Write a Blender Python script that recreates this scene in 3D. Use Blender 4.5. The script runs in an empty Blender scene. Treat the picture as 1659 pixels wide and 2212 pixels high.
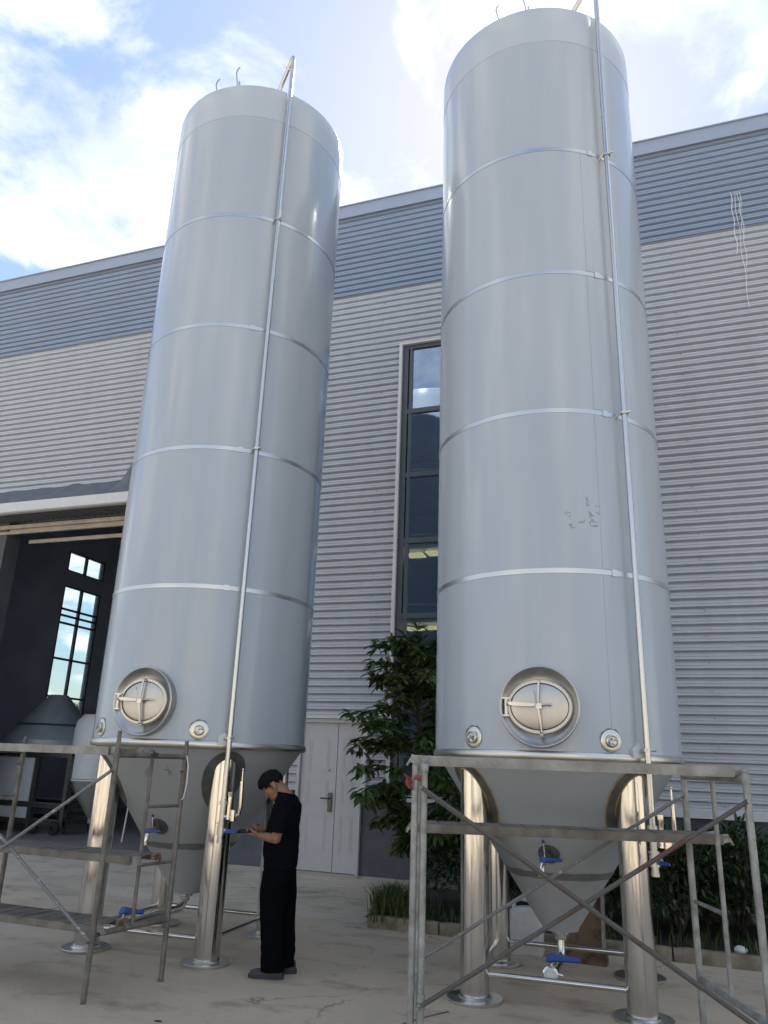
import bpy, bmesh, math, random
from mathutils import Vector, Matrix, Euler
from mathutils import noise as mnoise
R_ = math.radians
rnd = random.Random(7)
S = bpy.context.scene
COL = S.collection

# ------------------------------------------------------------------ camera
PITCH, ROLL, YAW = R_(18.036), R_(2.122), R_(-20.145)
CAMH = 1.72
fw = Vector((math.sin(YAW)*math.cos(PITCH), math.cos(YAW)*math.cos(PITCH), math.sin(PITCH)))
r0 = Vector((math.cos(YAW), -math.sin(YAW), 0)); u0 = r0.cross(fw)
rv = math.cos(ROLL)*r0 + math.sin(ROLL)*u0
uv = -math.sin(ROLL)*r0 + math.cos(ROLL)*u0
cam = bpy.data.cameras.new('camera')
cam.sensor_fit = 'VERTICAL'; cam.sensor_height = 36; cam.sensor_width = 27
cam.lens = 1647.74/2212*36
cam.clip_start = .05; cam.clip_end = 3000
cam_o = bpy.data.objects.new('camera', cam); COL.objects.link(cam_o)
cam_o.matrix_world = Matrix(((rv.x, uv.x, -fw.x, 0), (rv.y, uv.y, -fw.y, 0), (rv.z, uv.z, -fw.z, CAMH), (0, 0, 0, 1)))
S.camera = cam_o

# ------------------------------------------------------------------ sky, sun, exposure
SKY_K = 3.5                                  # soft shoulder so the glow round the sun does not burn out
SUN_AZ, SUN_EL = R_(-10.0), R_(46)          # azimuth from +Y towards +X
W = bpy.data.worlds.new('World'); S.world = W; W.use_nodes = True
wn, wl = W.node_tree.nodes, W.node_tree.links
wn.clear()
def WN(t, **k):
    n = wn.new(t)
    for a, b in k.items(): setattr(n, a, b)
    return n
def wmath(op, a, b=None, c=None):
    n = WN('ShaderNodeMath', operation=op)
    for i, x in enumerate((a, b, c)):
        if x is None: continue
        if isinstance(x, (int, float)): n.inputs[i].default_value = x
        else: wl.new(x, n.inputs[i])
    return n.outputs[0]
w_out = WN('ShaderNodeOutputWorld'); w_bg = WN('ShaderNodeBackground'); w_bg.inputs[1].default_value = .15
w_sky = WN('ShaderNodeTexSky', sky_type='NISHITA', sun_disc=False, sun_elevation=SUN_EL, sun_rotation=SUN_AZ,
           altitude=0, air_density=1.0, dust_density=.4, ozone_density=1.3)
tc = WN('ShaderNodeTexCoord'); sp = WN('ShaderNodeSeparateXYZ'); wl.new(tc.outputs['Generated'], sp.inputs[0])
zz = wmath('ADD', wmath('MAXIMUM', sp.outputs[2], 0.0), .22)
cb = WN('ShaderNodeCombineXYZ')
wl.new(wmath('DIVIDE', sp.outputs[0], zz), cb.inputs[0]); wl.new(wmath('DIVIDE', sp.outputs[1], zz), cb.inputs[1])
def cloud_noise(scale, detail, rough, off, dist=0.0):
    mp = WN('ShaderNodeMapping'); mp.inputs['Location'].default_value = off; wl.new(cb.outputs[0], mp.inputs[0])
    n = WN('ShaderNodeTexNoise'); n.inputs['Scale'].default_value = scale; n.inputs['Detail'].default_value = detail
    n.inputs['Roughness'].default_value = rough; n.inputs['Distortion'].default_value = dist
    wl.new(mp.outputs[0], n.inputs['Vector']); return n.outputs[0]
big = cloud_noise(1.35, 3, .5, (3.3, 1.7, 0))
fine = cloud_noise(3.6, 9, .60, (4.6, 1.19, 0), .35)
dens = wmath('ADD', wmath('MULTIPLY', big, .62), wmath('MULTIPLY', fine, .5))
cover = WN('ShaderNodeMapRange', interpolation_type='SMOOTHSTEP'); wl.new(dens, cover.inputs[0])
cover.inputs[1].default_value = .535; cover.inputs[2].default_value = .625
shade = cloud_noise(2.2, 5, .55, (5.5, 2.5, 0))
ccol = WN('ShaderNodeMix', data_type='RGBA')
shr = WN('ShaderNodeMapRange'); wl.new(shade, shr.inputs[0]); shr.inputs[1].default_value = .36; shr.inputs[2].default_value = .58
wl.new(shr.outputs[0], ccol.inputs[0]); ccol.inputs[6].default_value = (1.75, 2.05, 2.4, 1); ccol.inputs[7].default_value = (3.9, 3.9, 3.85, 1)
mixc = WN('ShaderNodeMix', data_type='RGBA'); wl.new(cover.outputs[0], mixc.inputs[0])
w_bw = WN('ShaderNodeRGBToBW'); wl.new(w_sky.outputs[0], w_bw.inputs[0])
w_k = wmath('DIVIDE', 1.0, wmath('ADD', 1.0, wmath('DIVIDE', w_bw.outputs[0], SKY_K)))
w_sc = WN('ShaderNodeVectorMath', operation='SCALE'); wl.new(w_sky.outputs[0], w_sc.inputs[0]); wl.new(w_k, w_sc.inputs['Scale'])
wl.new(w_sc.outputs[0], mixc.inputs[6]); wl.new(ccol.outputs[2], mixc.inputs[7])
wl.new(mixc.outputs[2], w_bg.inputs[0]); wl.new(w_bg.outputs[0], w_out.inputs[0])
sun = bpy.data.lights.new('sun', 'SUN'); sun.energy = 5.0; sun.angle = R_(.5); sun.color = (1, .95, .87)
sun_o = bpy.data.objects.new('sun', sun); COL.objects.link(sun_o)
sdir = Vector((math.sin(SUN_AZ)*math.cos(SUN_EL), math.cos(SUN_AZ)*math.cos(SUN_EL), math.sin(SUN_EL)))
sun_o.rotation_euler = (-sdir).to_track_quat('-Z', 'Y').to_euler(); sun_o.location = sdir*60
S.view_settings.view_transform = 'Standard'; S.view_settings.look = 'None'
S.view_settings.gamma = 1; S.view_settings.use_curve_mapping = False
S.view_settings.exposure = 1.46
S.cycles.max_bounces = 8; S.cycles.diffuse_bounces = 4; S.cycles.glossy_bounces = 4

# ------------------------------------------------------------------ materials
def new_mat(name):
    m = bpy.data.materials.new(name); m.use_nodes = True
    return m, m.node_tree.nodes, m.node_tree.links, m.node_tree.nodes['Principled BSDF']
def mat(name, col, rough=.5, metal=0.0, spec=.5, var=0.0, vscale=4.0, col2=None, bump=0.0, bscale=30.0, coat=0.0,
        rvar=0.0, stretch=None, detail=6, lo=.35, hi=.68):
    m, n, l, b = new_mat(name)
    b.inputs['Base Color'].default_value = (*col, 1); b.inputs['Roughness'].default_value = rough
    b.inputs['Metallic'].default_value = metal; b.inputs['Specular IOR Level'].default_value = spec
    b.inputs['Coat Weight'].default_value = coat; b.inputs['Coat Roughness'].default_value = .08
    t = n.new('ShaderNodeTexCoord'); src = t.outputs['Object']
    if stretch:
        mp = n.new('ShaderNodeMapping'); mp.inputs['Scale'].default_value = stretch; l.new(src, mp.inputs[0]); src = mp.outputs[0]
    if var or col2 or rvar:
        nz = n.new('ShaderNodeTexNoise'); nz.inputs['Scale'].default_value = vscale; nz.inputs['Detail'].default_value = detail
        nz.inputs['Roughness'].default_value = .62; l.new(src, nz.inputs['Vector'])
        rp = n.new('ShaderNodeMapRange'); rp.inputs[1].default_value = lo; rp.inputs[2].default_value = hi
        l.new(nz.outputs[0], rp.inputs[0])
        if var or col2:
            c2 = col2 or tuple(max(0, c*(1-var)) for c in col)
            mx = n.new('ShaderNodeMix'); mx.data_type = 'RGBA'
            mx.inputs[6].default_value = (*col, 1); mx.inputs[7].default_value = (*c2, 1)
            l.new(rp.outputs[0], mx.inputs[0]); l.new(mx.outputs[2], b.inputs['Base Color'])
        if rvar:
            rr = n.new('ShaderNodeMapRange'); rr.inputs[3].default_value = rough; rr.inputs[4].default_value = rough+rvar
            l.new(rp.outputs[0], rr.inputs[0]); l.new(rr.outputs[0], b.inputs['Roughness'])
    if bump:
        nb = n.new('ShaderNodeTexNoise'); nb.inputs['Scale'].default_value = bscale; nb.inputs['Detail'].default_value = 5
        l.new(src, nb.inputs['Vector'])
        bp = n.new('ShaderNodeBump'); bp.inputs['Strength'].default_value = bump; bp.inputs['Distance'].default_value = .02
        l.new(nb.outputs[0], bp.inputs['Height']); l.new(bp.outputs[0], b.inputs['Normal'])
    return m
M = {}
M['tank'] = mat('tank_paint', (.375, .42, .475), .19, 0, .6, coat=.25, var=.10, vscale=2.2, detail=3, lo=.2, hi=.85, bump=.02, bscale=2.0, stretch=(1.6, 1.6, .10))
M['tank_top'] = mat('tank_top_tone', (.41, .46, .52), .24, 0, .5, var=.05, vscale=2.2, detail=3, lo=.2, hi=.85, stretch=(1.6, 1.6, .10))  # tank colour made slightly lighter above the top seam
M['pipe'] = mat('pipe_steel', (.56, .555, .54), .22, 1, rvar=.06, vscale=2, detail=1)
M['cone'] = mat('cone_paint', (.33, .35, .36), .42, 0, .4, var=.12, vscale=2, bump=.03, bscale=8, lo=.2, hi=.85)
M['steel'] = mat('polished_steel', (.62, .605, .58), .13, 1, rvar=.08, vscale=3, stretch=(14, 14, .6), bump=.05, bscale=3)
M['band'] = mat('band_steel', (.58, .58, .575), .30, 1, rvar=.06, vscale=2, detail=1)
M['satin'] = mat('satin_steel', (.60, .585, .55), .30, 1, rvar=.10, vscale=9)
M['manway'] = mat('manway_steel', (.47, .46, .435), .34, 1, rvar=.08, vscale=6, detail=2)
M['dark_steel'] = mat('dark_stained_steel', (.16, .165, .16), .42, .75, var=.35, vscale=14)
M['pad'] = mat('pad_steel', (.17, .175, .17), .5, .55, col2=(.10, .10, .095), vscale=9)
M['weldseam'] = mat('weld_seam', (.20, .205, .20), .5, .4, var=.3, vscale=12)
M['yellow'] = mat('yellow_edge', (.42, .31, .07), .6, var=.5, vscale=14)
M['blue'] = mat('blue_plastic', (.012, .056, .25), .38, var=.2, vscale=20)
M['white_plastic'] = mat('white_plastic', (.62, .63, .62), .45, var=.12, vscale=6)
M['clear_cap'] = mat('clear_cap', (.60, .60, .58), .3)
M['ink'] = mat('marker_ink', (.10, .11, .125), .6)
M['galv'] = mat('galvanised', (.36, .37, .355), .55, .45, col2=(.19, .185, .17), vscale=9, bump=.25, bscale=60, detail=9)
M['galv_rust'] = mat('galvanised_rusty', (.31, .315, .30), .6, .4, col2=(.15, .075, .035), vscale=5.5, bump=.3, bscale=55, detail=9, lo=.5, hi=.62)
M['old_tube'] = mat('old_scaffold_tube', (.215, .20, .18), .62, .35, col2=(.10, .085, .07), vscale=8, bump=.3, bscale=60, detail=9)
M['brace'] = mat('brace_tube', (.20, .20, .195), .62, .3, col2=(.46, .45, .43), vscale=26, bump=.5, bscale=70, lo=.60, hi=.68, detail=8)
M['brace_rust'] = mat('brace_rust', (.10, .092, .085), .7, .2, col2=(.115, .06, .045), vscale=2.6, bump=.6, bscale=60, lo=.55, hi=.64, detail=8)
M['plank'] = mat('plank_steel', (.33, .325, .305), .65, .25, col2=(.19, .175, .15), vscale=6, bump=.25, bscale=40, detail=9)
M['sheet_grey'] = mat('sheet_grey', (.475, .51, .56), .36, 0, .5, var=.17, vscale=1.6, detail=8, bump=.03, bscale=3, stretch=(2.2, 1, .35), lo=.3, hi=.9)
M['sheet_blue'] = mat('sheet_blue', (.265, .335, .455), .32, 0, .5, var=.12, vscale=1.2, bump=.03, bscale=3, lo=.2, hi=.85)
M['coping'] = mat('coping', (.29, .35, .46), .4, var=.08, vscale=1)
M['plinth'] = mat('plinth_paint', (.095, .105, .12), .7, var=.25, vscale=2.5, bump=.2, bscale=14)
M['trim'] = mat('white_trim', (.60, .61, .62), .45, var=.1, vscale=3)
M['beige'] = mat('beige_trim', (.50, .475, .43), .55, col2=(.33, .30, .26), vscale=4)
M['door'] = mat('door_paint', (.50, .50, .51), .5, var=.08, vscale=2.5, bump=.04, bscale=20)
M['door_dark'] = mat('door_handle_metal', (.09, .085, .08), .35, .8)
M['frame'] = mat('window_frame', (.075, .09, .11), .4, .2, var=.15)
M['flash'] = mat('torn_flashing', (.14, .155, .17), .55, .2, var=.3, vscale=6)
M['hall'] = mat('hall_wall', (.42, .49, .62), .8, var=.25, vscale=.8)
M['hall_floor'] = mat('hall_floor', (.22, .215, .21), .6, var=.3, vscale=1.5)
M['concrete'] = None
M['kerb'] = mat('kerb_stone', (.32, .275, .20), .85, col2=(.14, .11, .08), vscale=5, bump=.5, bscale=25, detail=9)
M['soil'] = mat('soil', (.045, .036, .026), .95, var=.5, vscale=10, bump=.8, bscale=30)
M['bark'] = mat('bark', (.085, .065, .048), .9, var=.4, vscale=12, bump=.6, bscale=40)
M['black_cloth'] = mat('black_cloth', (.0055, .006, .0085), .95, 0, .04, var=.25, vscale=5, bump=.25, bscale=16)
M['trouser'] = mat('trouser_cloth', (.004, .0044, .006), .95, 0, .03, var=.2, vscale=5, bump=.25, bscale=14)
M['skin'] = mat('skin', (.25, .128, .082), .55, 0, .4, var=.16, vscale=14)
M['hair'] = mat('hair', (.0045, .0042, .0045), .7, 0, .12, bump=.5, bscale=90, stretch=(1, 1, .4))
M['shoe'] = mat('shoe_mesh', (.062, .06, .066), .85, var=.3, vscale=30, bump=.3, bscale=120)
M['sole'] = mat('shoe_sole', (.032, .031, .035), .7)
M['phone'] = mat('phone', (.01, .01, .012), .2)
M['screen'] = mat('phone_screen', (.02, .022, .026), .08)
M['brown_board'] = mat('brown_board', (.17, .115, .08), .85, col2=(.055, .04, .03), vscale=5, bump=.2, bscale=20, lo=.5, hi=.62)
M['red_cloth'] = mat('red_cloth', (.27, .075, .07), .85, var=.4, vscale=20)
M['green_tape'] = mat('green_tape', (.05, .15, .12), .5, col2=(.22, .25, .22), vscale=30)
M['light_panel'] = mat('light_panel', (.60, .64, .66), .5, var=.12, vscale=3)
M['rubber'] = mat('rubber', (.02, .02, .022), .8)
M['white_rope'] = mat('white_rope', (.72, .73, .74), .7)
M['plank_old'] = mat('plank_weathered', (.21, .195, .17), .75, .15, col2=(.11, .095, .075), vscale=6, bump=.35, bscale=30, detail=9)
M['wire'] = mat('wire', (.12, .11, .10), .6)
M['added_wall'] = mat('added_hall_wall', (.42, .40, .36), .8, var=.15, vscale=.5)

def leaf_mat(name, a, b, rough=.42, trans=.25):
    m, n, l, p = new_mat(name)
    oi = n.new('ShaderNodeNewGeometry')
    mx = n.new('ShaderNodeMix'); mx.data_type = 'RGBA'
    mx.inputs[6].default_value = (*a, 1); mx.inputs[7].default_value = (*b, 1)
    l.new(oi.outputs['Random Per Island'], mx.inputs[0]); l.new(mx.outputs[2], p.inputs['Base Color'])
    p.inputs['Roughness'].default_value = rough
    tr = n.new('ShaderNodeBsdfTranslucent'); l.new(mx.outputs[2], tr.inputs[0])
    ms = n.new('ShaderNodeMixShader'); ms.inputs[0].default_value = trans
    l.new(p.outputs[0], ms.inputs[1]); l.new(tr.outputs[0], ms.inputs[2])
    l.new(ms.outputs[0], n['Material Output'].inputs[0])
    return m
M['leaf'] = leaf_mat('tree_leaf', (.018, .048, .016), (.115, .185, .055))
M['young_leaf'] = leaf_mat('young_leaf', (.10, .15, .035), (.17, .19, .06))
M['shrub_leaf'] = leaf_mat('shrub_leaf', (.016, .040, .013), (.055, .095, .028))
M['grass'] = leaf_mat('grass_blade', (.035, .07, .018), (.10, .13, .04), .6)
M['far_leaf'] = leaf_mat('far_leaf', (.05, .09, .03), (.10, .14, .05), .6, .35)

def glass_mat(name, tint, gl_rough=.0, base=.05):
    m, n, l, p = new_mat(name); n.remove(p)
    lw_ = n.new('ShaderNodeLayerWeight'); lw_.inputs[0].default_value = .5
    pw = n.new('ShaderNodeMath'); pw.operation = 'POWER'; pw.inputs[1].default_value = 4.0; l.new(lw_.outputs['Facing'], pw.inputs[0])
    tr = n.new('ShaderNodeBsdfTransparent'); tr.inputs[0].default_value = (*tint, 1)
    gl = n.new('ShaderNodeBsdfGlossy'); gl.inputs['Roughness'].default_value = gl_rough; gl.inputs['Color'].default_value = (.72, .84, 1, 1) if base > .1 else (1, 1, 1, 1)
    ad = n.new('ShaderNodeMath'); ad.operation = 'MULTIPLY_ADD'; ad.inputs[1].default_value = .9; ad.inputs[2].default_value = base; ad.use_clamp = True
    l.new(pw.outputs[0], ad.inputs[0])
    ms = n.new('ShaderNodeMixShader'); l.new(ad.outputs[0], ms.inputs[0])
    l.new(tr.outputs[0], ms.inputs[1]); l.new(gl.outputs[0], ms.inputs[2]); l.new(ms.outputs[0], n['Material Output'].inputs[0])
    return m
M['glass'] = glass_mat('window_glass', (.42, .50, .58), 0, .34)
M['clear_glass'] = glass_mat('hall_glass', (.86, .92, .92))
def emis(name, col, s):
    m, n, l, p = new_mat(name)
    p.inputs['Base Color'].default_value = (.8, .8, .8, 1)
    p.inputs['Emission Color'].default_value = (*col, 1); p.inputs['Emission Strength'].default_value = s
    return m
M['lamp'] = emis('lamp_glow', (1, .66, .24), 1.5)

def concrete(name, base, dark, warm):
    m, n, l, p = new_mat(name)
    t = n.new('ShaderNodeTexCoord')
    def nz(sc, det, ro, st=(1, 1, 1), off=(0, 0, 0)):
        mp = n.new('ShaderNodeMapping'); mp.inputs['Scale'].default_value = st; mp.inputs['Location'].default_value = off
        l.new(t.outputs['Object'], mp.inputs[0])
        q = n.new('ShaderNodeTexNoise'); q.inputs['Scale'].default_value = sc; q.inputs['Detail'].default_value = det
        q.inputs['Roughness'].default_value = ro; l.new(mp.outputs[0], q.inputs['Vector']); return q.outputs[0]
    def mr(x, a, b, c=0, d=1):
        q = n.new('ShaderNodeMapRange'); q.inputs[1].default_value = a; q.inputs[2].default_value = b
        q.inputs[3].default_value = c; q.inputs[4].default_value = d; l.new(x, q.inputs[0]); return q.outputs[0]
    def mix(f, a, b):
        q = n.new('ShaderNodeMix'); q.data_type = 'RGBA'
        l.new(f, q.inputs[0])
        for i, x in ((6, a), (7, b)):
            if isinstance(x, tuple): q.inputs[i].default_value = (*x, 1)
            else: l.new(x, q.inputs[i])
        return q.outputs[2]
    c = mix(mr(nz(.55, 5, .6), .38, .64), base, warm)
    c = mix(mr(nz(1.7, 9, .68, (1, 1.6, 1)), .52, .74), c, dark)
    c = mix(mr(nz(9, 7, .7, (1, 2.2, 1), (4, 1, 0)), .60, .78, 0, .55), c, dark)
    c = mix(mr(nz(60, 4, .7), .3, .75, 0, .35), c, tuple(x*.6 for x in base))
    mpv = n.new('ShaderNodeMapping'); l.new(t.outputs['Object'], mpv.inputs[0]); mpv.inputs['Location'].default_value = (1.7, .4, 0)
    ws = n.new('ShaderNodeTexNoise'); ws.inputs['Scale'].default_value = 1.1; ws.inputs['Detail'].default_value = 7; ws.inputs['Roughness'].default_value = .65; l.new(mpv.outputs[0], ws.inputs['Vector'])
    av = n.new('ShaderNodeVectorMath'); av.operation = 'MULTIPLY_ADD'; l.new(ws.outputs['Color'], av.inputs[0]); av.inputs[1].default_value = (1.1, 1.1, 0); l.new(mpv.outputs[0], av.inputs[2])
    vo = n.new('ShaderNodeTexVoronoi'); vo.feature = 'DISTANCE_TO_EDGE'; vo.inputs['Scale'].default_value = .42; l.new(av.outputs[0], vo.inputs['Vector'])
    brk = mr(nz(.9, 3, .5, (1, 1, 1), (9, 2, 0)), .48, .60)
    ck = n.new('ShaderNodeMath'); ck.operation = 'MULTIPLY'; l.new(mr(vo.outputs['Distance'], .0015, .007, .75, 0), ck.inputs[0]); l.new(brk, ck.inputs[1])
    c = mix(ck.outputs[0], c, tuple(x*.35 for x in dark))
    c = mix(mr(nz(160, 3, .6, (1, 1, 1), (2, 2, 0)), .66, .74, 0, .6), c, tuple(x*.7 for x in dark))
    c = mix(mr(nz(.8, 4, .55, (.35, 1, 1), (7, 7, 0)), .56, .70, 0, .45), c, dark)
    l.new(c, p.inputs['Base Color'])
    p.inputs['Roughness'].default_value = .82
    l.new(mr(nz(2.2, 6, .6), .35, .7, .62, .9), p.inputs['Roughness'])
    bp = n.new('ShaderNodeBump'); bp.inputs['Strength'].default_value = .35; bp.inputs['Distance'].default_value = .02
    l.new(nz(34, 8, .7), bp.inputs['Height']); l.new(bp.outputs[0], p.inputs['Normal'])
    return m
M['concrete'] = concrete('yard_concrete', (.485, .40, .30), (.225, .178, .125), (.545, .45, .335))
M['ramp'] = concrete('ramp_concrete', (.50, .435, .34), (.25, .21, .16), (.55, .48, .38))

# ------------------------------------------------------------------ mesh helpers
class MB:
    def __init__(s): s.v = []; s.f = []
    def add(s, verts, faces):
        o = len(s.v); s.v += [tuple(p) for p in verts]; s.f += [tuple(o+i for i in q) for q in faces]; return s
    def box(s, c, d, rot=None):
        x, y, z = d[0]/2, d[1]/2, d[2]/2
        vs = [Vector((a, b, e)) for a in (-x, x) for b in (-y, y) for e in (-z, z)]
        if rot is not None: vs = [rot @ p for p in vs]
        c = Vector(c)
        return s.add([c+p for p in vs], [(0, 1, 3, 2), (4, 6, 7, 5), (0, 4, 5, 1), (2, 3, 7, 6), (0, 2, 6, 4), (1, 5, 7, 3)])
    def bar(s, p0, p1, w, h, up=(0, 0, 1)):
        p0, p1 = Vector(p0), Vector(p1); d = (p1-p0); L = d.length; d /= L
        up = Vector(up); sx = d.cross(up).normalized(); uz = sx.cross(d)
        rot = Matrix((sx, d, uz)).transposed()
        return s.box((p0+p1)/2, (w, L, h), rot)
    def path(s, pts, rad, n=12, cap=True, closed=False):
        pts = [Vector(p) for p in pts]; m = len(pts)
        rads = rad if isinstance(rad, (list, tuple)) else [rad]*m
        rings = []; prev = None
        for i, p in enumerate(pts):
            if closed: t = pts[(i+1) % m]-pts[i-1]
            else: t = pts[min(i+1, m-1)]-pts[max(i-1, 0)]
            t.normalize()
            if prev is None:
                a = Vector((0, 0, 1)) if abs(t.z) < .9 else Vector((1, 0, 0)); x = t.cross(a).normalized()
            else:
                x = (prev - t*prev.dot(t)).normalized()
            prev = x; y = t.cross(x)
            rings.append([p+(x*math.cos(2*math.pi*k/n)+y*math.sin(2*math.pi*k/n))*rads[i] for k in range(n)])
        vs = [q for r in rings for q in r]; fs = []
        for i in range(m if closed else m-1):
            for k in range(n):
                a, b = i*n+k, i*n+(k+1) % n; j = (i+1) % m
                fs.append((a, b, j*n+(k+1) % n, j*n+k))
        if cap and not closed: fs += [tuple(range(n-1, -1, -1)), tuple((m-1)*n+k for k in range(n))]
        return s.add(vs, fs)
    def lathe(s, prof, n=64, M4=None, arc=None):
        vs = []; fs = []; m = len(prof)
        a0, a1 = arc if arc else (0, 2*math.pi); k1 = n if not arc else n+1
        for (r, z) in prof:
            for k in range(k1):
                a = a0+(a1-a0)*k/n; vs.append(Vector((r*math.cos(a), r*math.sin(a), z)))
        if M4 is not None: vs = [M4 @ v for v in vs]
        for i in range(m-1):
            for k in range(n):
                b = (k+1) % k1 if not arc else k+1
                fs.append((i*k1+k, i*k1+b, (i+1)*k1+b, (i+1)*k1+k))
        return s.add(vs, fs)
    def disc(s, c, r, n=24, M4=None):
        vs = [Vector((r*math.cos(2*math.pi*k/n), r*math.sin(2*math.pi*k/n), 0))+Vector(c) for k in range(n)]
        if M4 is not None: vs = [M4 @ v for v in vs]
        return s.add(vs, [tuple(range(n))])
    def sphere(s, c, rx, ry=None, rz=None, nu=14, nv=9, rot=None):
        ry = ry or rx; rz = rz or rx; c = Vector(c)
        vs = []
        for i in range(nv+1):
            t = math.pi*i/nv
            for k in range(nu):
                a = 2*math.pi*k/nu; p = Vector((rx*math.sin(t)*math.cos(a), ry*math.sin(t)*math.sin(a), rz*math.cos(t)))
                vs.append(c+(rot @ p if rot is not None else p))
        fs = [(i*nu+k, (i+1)*nu+k, (i+1)*nu+(k+1) % nu, i*nu+(k+1) % nu) for i in range(nv) for k in range(nu)]
        return s.add(vs, fs)
    def loft(s, rings, cap=True):
        n = len(rings[0]); m = len(rings)
        vs = [p for r in rings for p in r]
        fs = [(i*n+k, i*n+(k+1) % n, (i+1)*n+(k+1) % n, (i+1)*n+k) for i in range(m-1) for k in range(n)]
        if cap: fs += [tuple(range(n-1, -1, -1)), tuple((m-1)*n+k for k in range(n))]
        return s.add(vs, fs)
    def mesh(s, name, smooth=True, ang=35):
        me = bpy.data.meshes.new(name); me.from_pydata(s.v, [], s.f); me.validate()
        bm = bmesh.new(); bm.from_mesh(me); bmesh.ops.recalc_face_normals(bm, faces=bm.faces); bm.to_mesh(me); bm.free()
        if smooth:
            me.polygons.foreach_set('use_smooth', [True]*len(me.polygons))
            me.set_sharp_from_angle(angle=R_(ang))
        me.update(); return me
    def build(s, name, m, parent=None, smooth=True, ang=35):
        me = s.mesh(name, smooth, ang)
        return link(name, me, m, parent)
def link(name, me, m=None, parent=None):
    if m is not None:
        if not me.materials: me.materials.append(M[m] if isinstance(m, str) else m)
    o = bpy.data.objects.new(name, me); COL.objects.link(o)
    if parent is not None: o.parent = parent
    return o
def tag(o, label=None, cat=None, group=None, kind=None):
    if label: o['label'] = label
    if cat: o['category'] = cat
    if group: o['group'] = group
    if kind: o['kind'] = kind
    return o
def empty(name, loc=(0, 0, 0), rz=0, label=None, cat=None, group=None):
    o = bpy.data.objects.new(name, None); COL.objects.link(o); o.location = loc; o.rotation_euler = (0, 0, rz)
    o.empty_display_size = .2
    return tag(o, label, cat, group)
def copy_tree(o, parent=None):
    c = o.copy(); COL.objects.link(c)
    if parent is not None: c.parent = parent
    for ch in o.children: copy_tree(ch, c)
    return c
def pol(r, a, z): return Vector((r*math.cos(R_(a)), r*math.sin(R_(a)), z))

# ------------------------------------------------------------------ ground
g = MB(); NG = 1
g.add([(-300, -300, 0), (300, -300, 0), (300, 300, 0), (-300, 300, 0)], [(0, 1, 2, 3)])
tag(g.build('ground', 'concrete', smooth=False), kind='structure')

YF = 11.2          # plane of the factory facade
# ramp up to the doors, with grooves cut across it
def zr(y): return .012+(y-8.92)/(YF-.0-8.92)*.125
rp = MB()
def ramp(x0, x1, grooved):
    ys = [8.82]; zs = [.0]
    y = 8.95
    ys.append(y); zs.append(zr(y))
    if grooved:
        while y < YF-.34:
            y += .17
            for dy, dz in ((-.016, 0), (-.009, -.028), (.009, -.028), (.016, 0)):
                ys.append(y+dy); zs.append(zr(y)+dz)
    ys.append(YF+.02); zs.append(zr(YF))
    n = 14; vs = []; fs = []
    for y, z in zip(ys, zs):
        for i in range(n+1):
            x = x0+(x1-x0)*i/n
            vs.append((x, y+.012*mnoise.noise(Vector((x*1.3, y*.4, 3))), z+.004*mnoise.noise(Vector((x*2, y*2, 0)))))
    for j in range(len(ys)-1):
        for i in range(n):
            a = j*(n+1)+i; fs.append((a, a+1, a+n+2, a+n+1))
    rp.add(vs, fs)
    for xx in (x0, x1):
        rp.add([(xx, 8.82, -.01), (xx, YF, -.01), (xx, YF, zr(YF)), (xx, 8.95, zr(8.95))], [(0, 1, 2, 3)])
ramp(-6.75, -3.3, True); ramp(-16.0, -6.75, False)
tag(rp.build('ramp', 'ramp', ang=20), kind='structure')

# planting bed, kerb
bed = MB(); bx, by = 60, 14
vs = []; fs = []
for j in range(by+1):
    for i in range(bx+1):
        x = -3.28+12.3*i/bx; y = 8.78+(YF-8.78)*j/by
        vs.append((x, y, .075+.035*mnoise.noise(Vector((x*3, y*3, 0)))))
for j in range(by):
    for i in range(bx):
        a = j*(bx+1)+i; fs.append((a, a+1, a+bx+2, a+bx+1))
bed.add(vs, fs)
tag(bed.build('planting_bed', 'soil'), kind='structure')
kerb = empty('kerb', (-3.2, 8.72, 0), 0, 'low stained stone kerb along the front of the planting bed', 'kerb')
x = 0
while x < 9:
    L = rnd.uniform(.72, .98)
    k = MB(); nn = 8; rings = []
    for i in range(nn+1):
        t = i/nn; xx = .008+(L-.016)*t; e = .008 if i in (0, nn) else 0
        w = lambda a: .010*mnoise.noise(Vector((x+xx*3, a*3, 7)))
        rings.append([(xx, -.06+e+w(0), 0), (xx, -.064+e+w(1), .075), (xx, -.045+e+w(2), .118-e+w(3)), (xx, .03-e, .122-e+w(4)), (xx, .06-e, .10), (xx, .065, 0)])
    k.loft([[Vector(p) for p in r] for r in rings])
    o = k.build('kerb_stone', 'kerb', kerb, ang=50); o.location = (x, rnd.uniform(-.008, .008)+.004*x, rnd.uniform(-.006, .004)); x += L

# ------------------------------------------------------------------ factory building
fac = empty('factory_building', (-4, YF, 0), 0, 'long grey and blue corrugated metal factory hall behind the two tanks', 'building')
FO = Vector((-4, YF, 0))
def fpart(mb, name, m, parent=None, smooth=False, ang=35):
    mb.v = [tuple(Vector(p)-FO) for p in mb.v]
    return mb.build(name, m, parent or fac, smooth, ang)
PIT = .12; Z0 = 1.25; ZB = Z0+72*PIT; ZT = ZB+14.4*PIT     # 1.25 / 9.89 / 11.62
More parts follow.
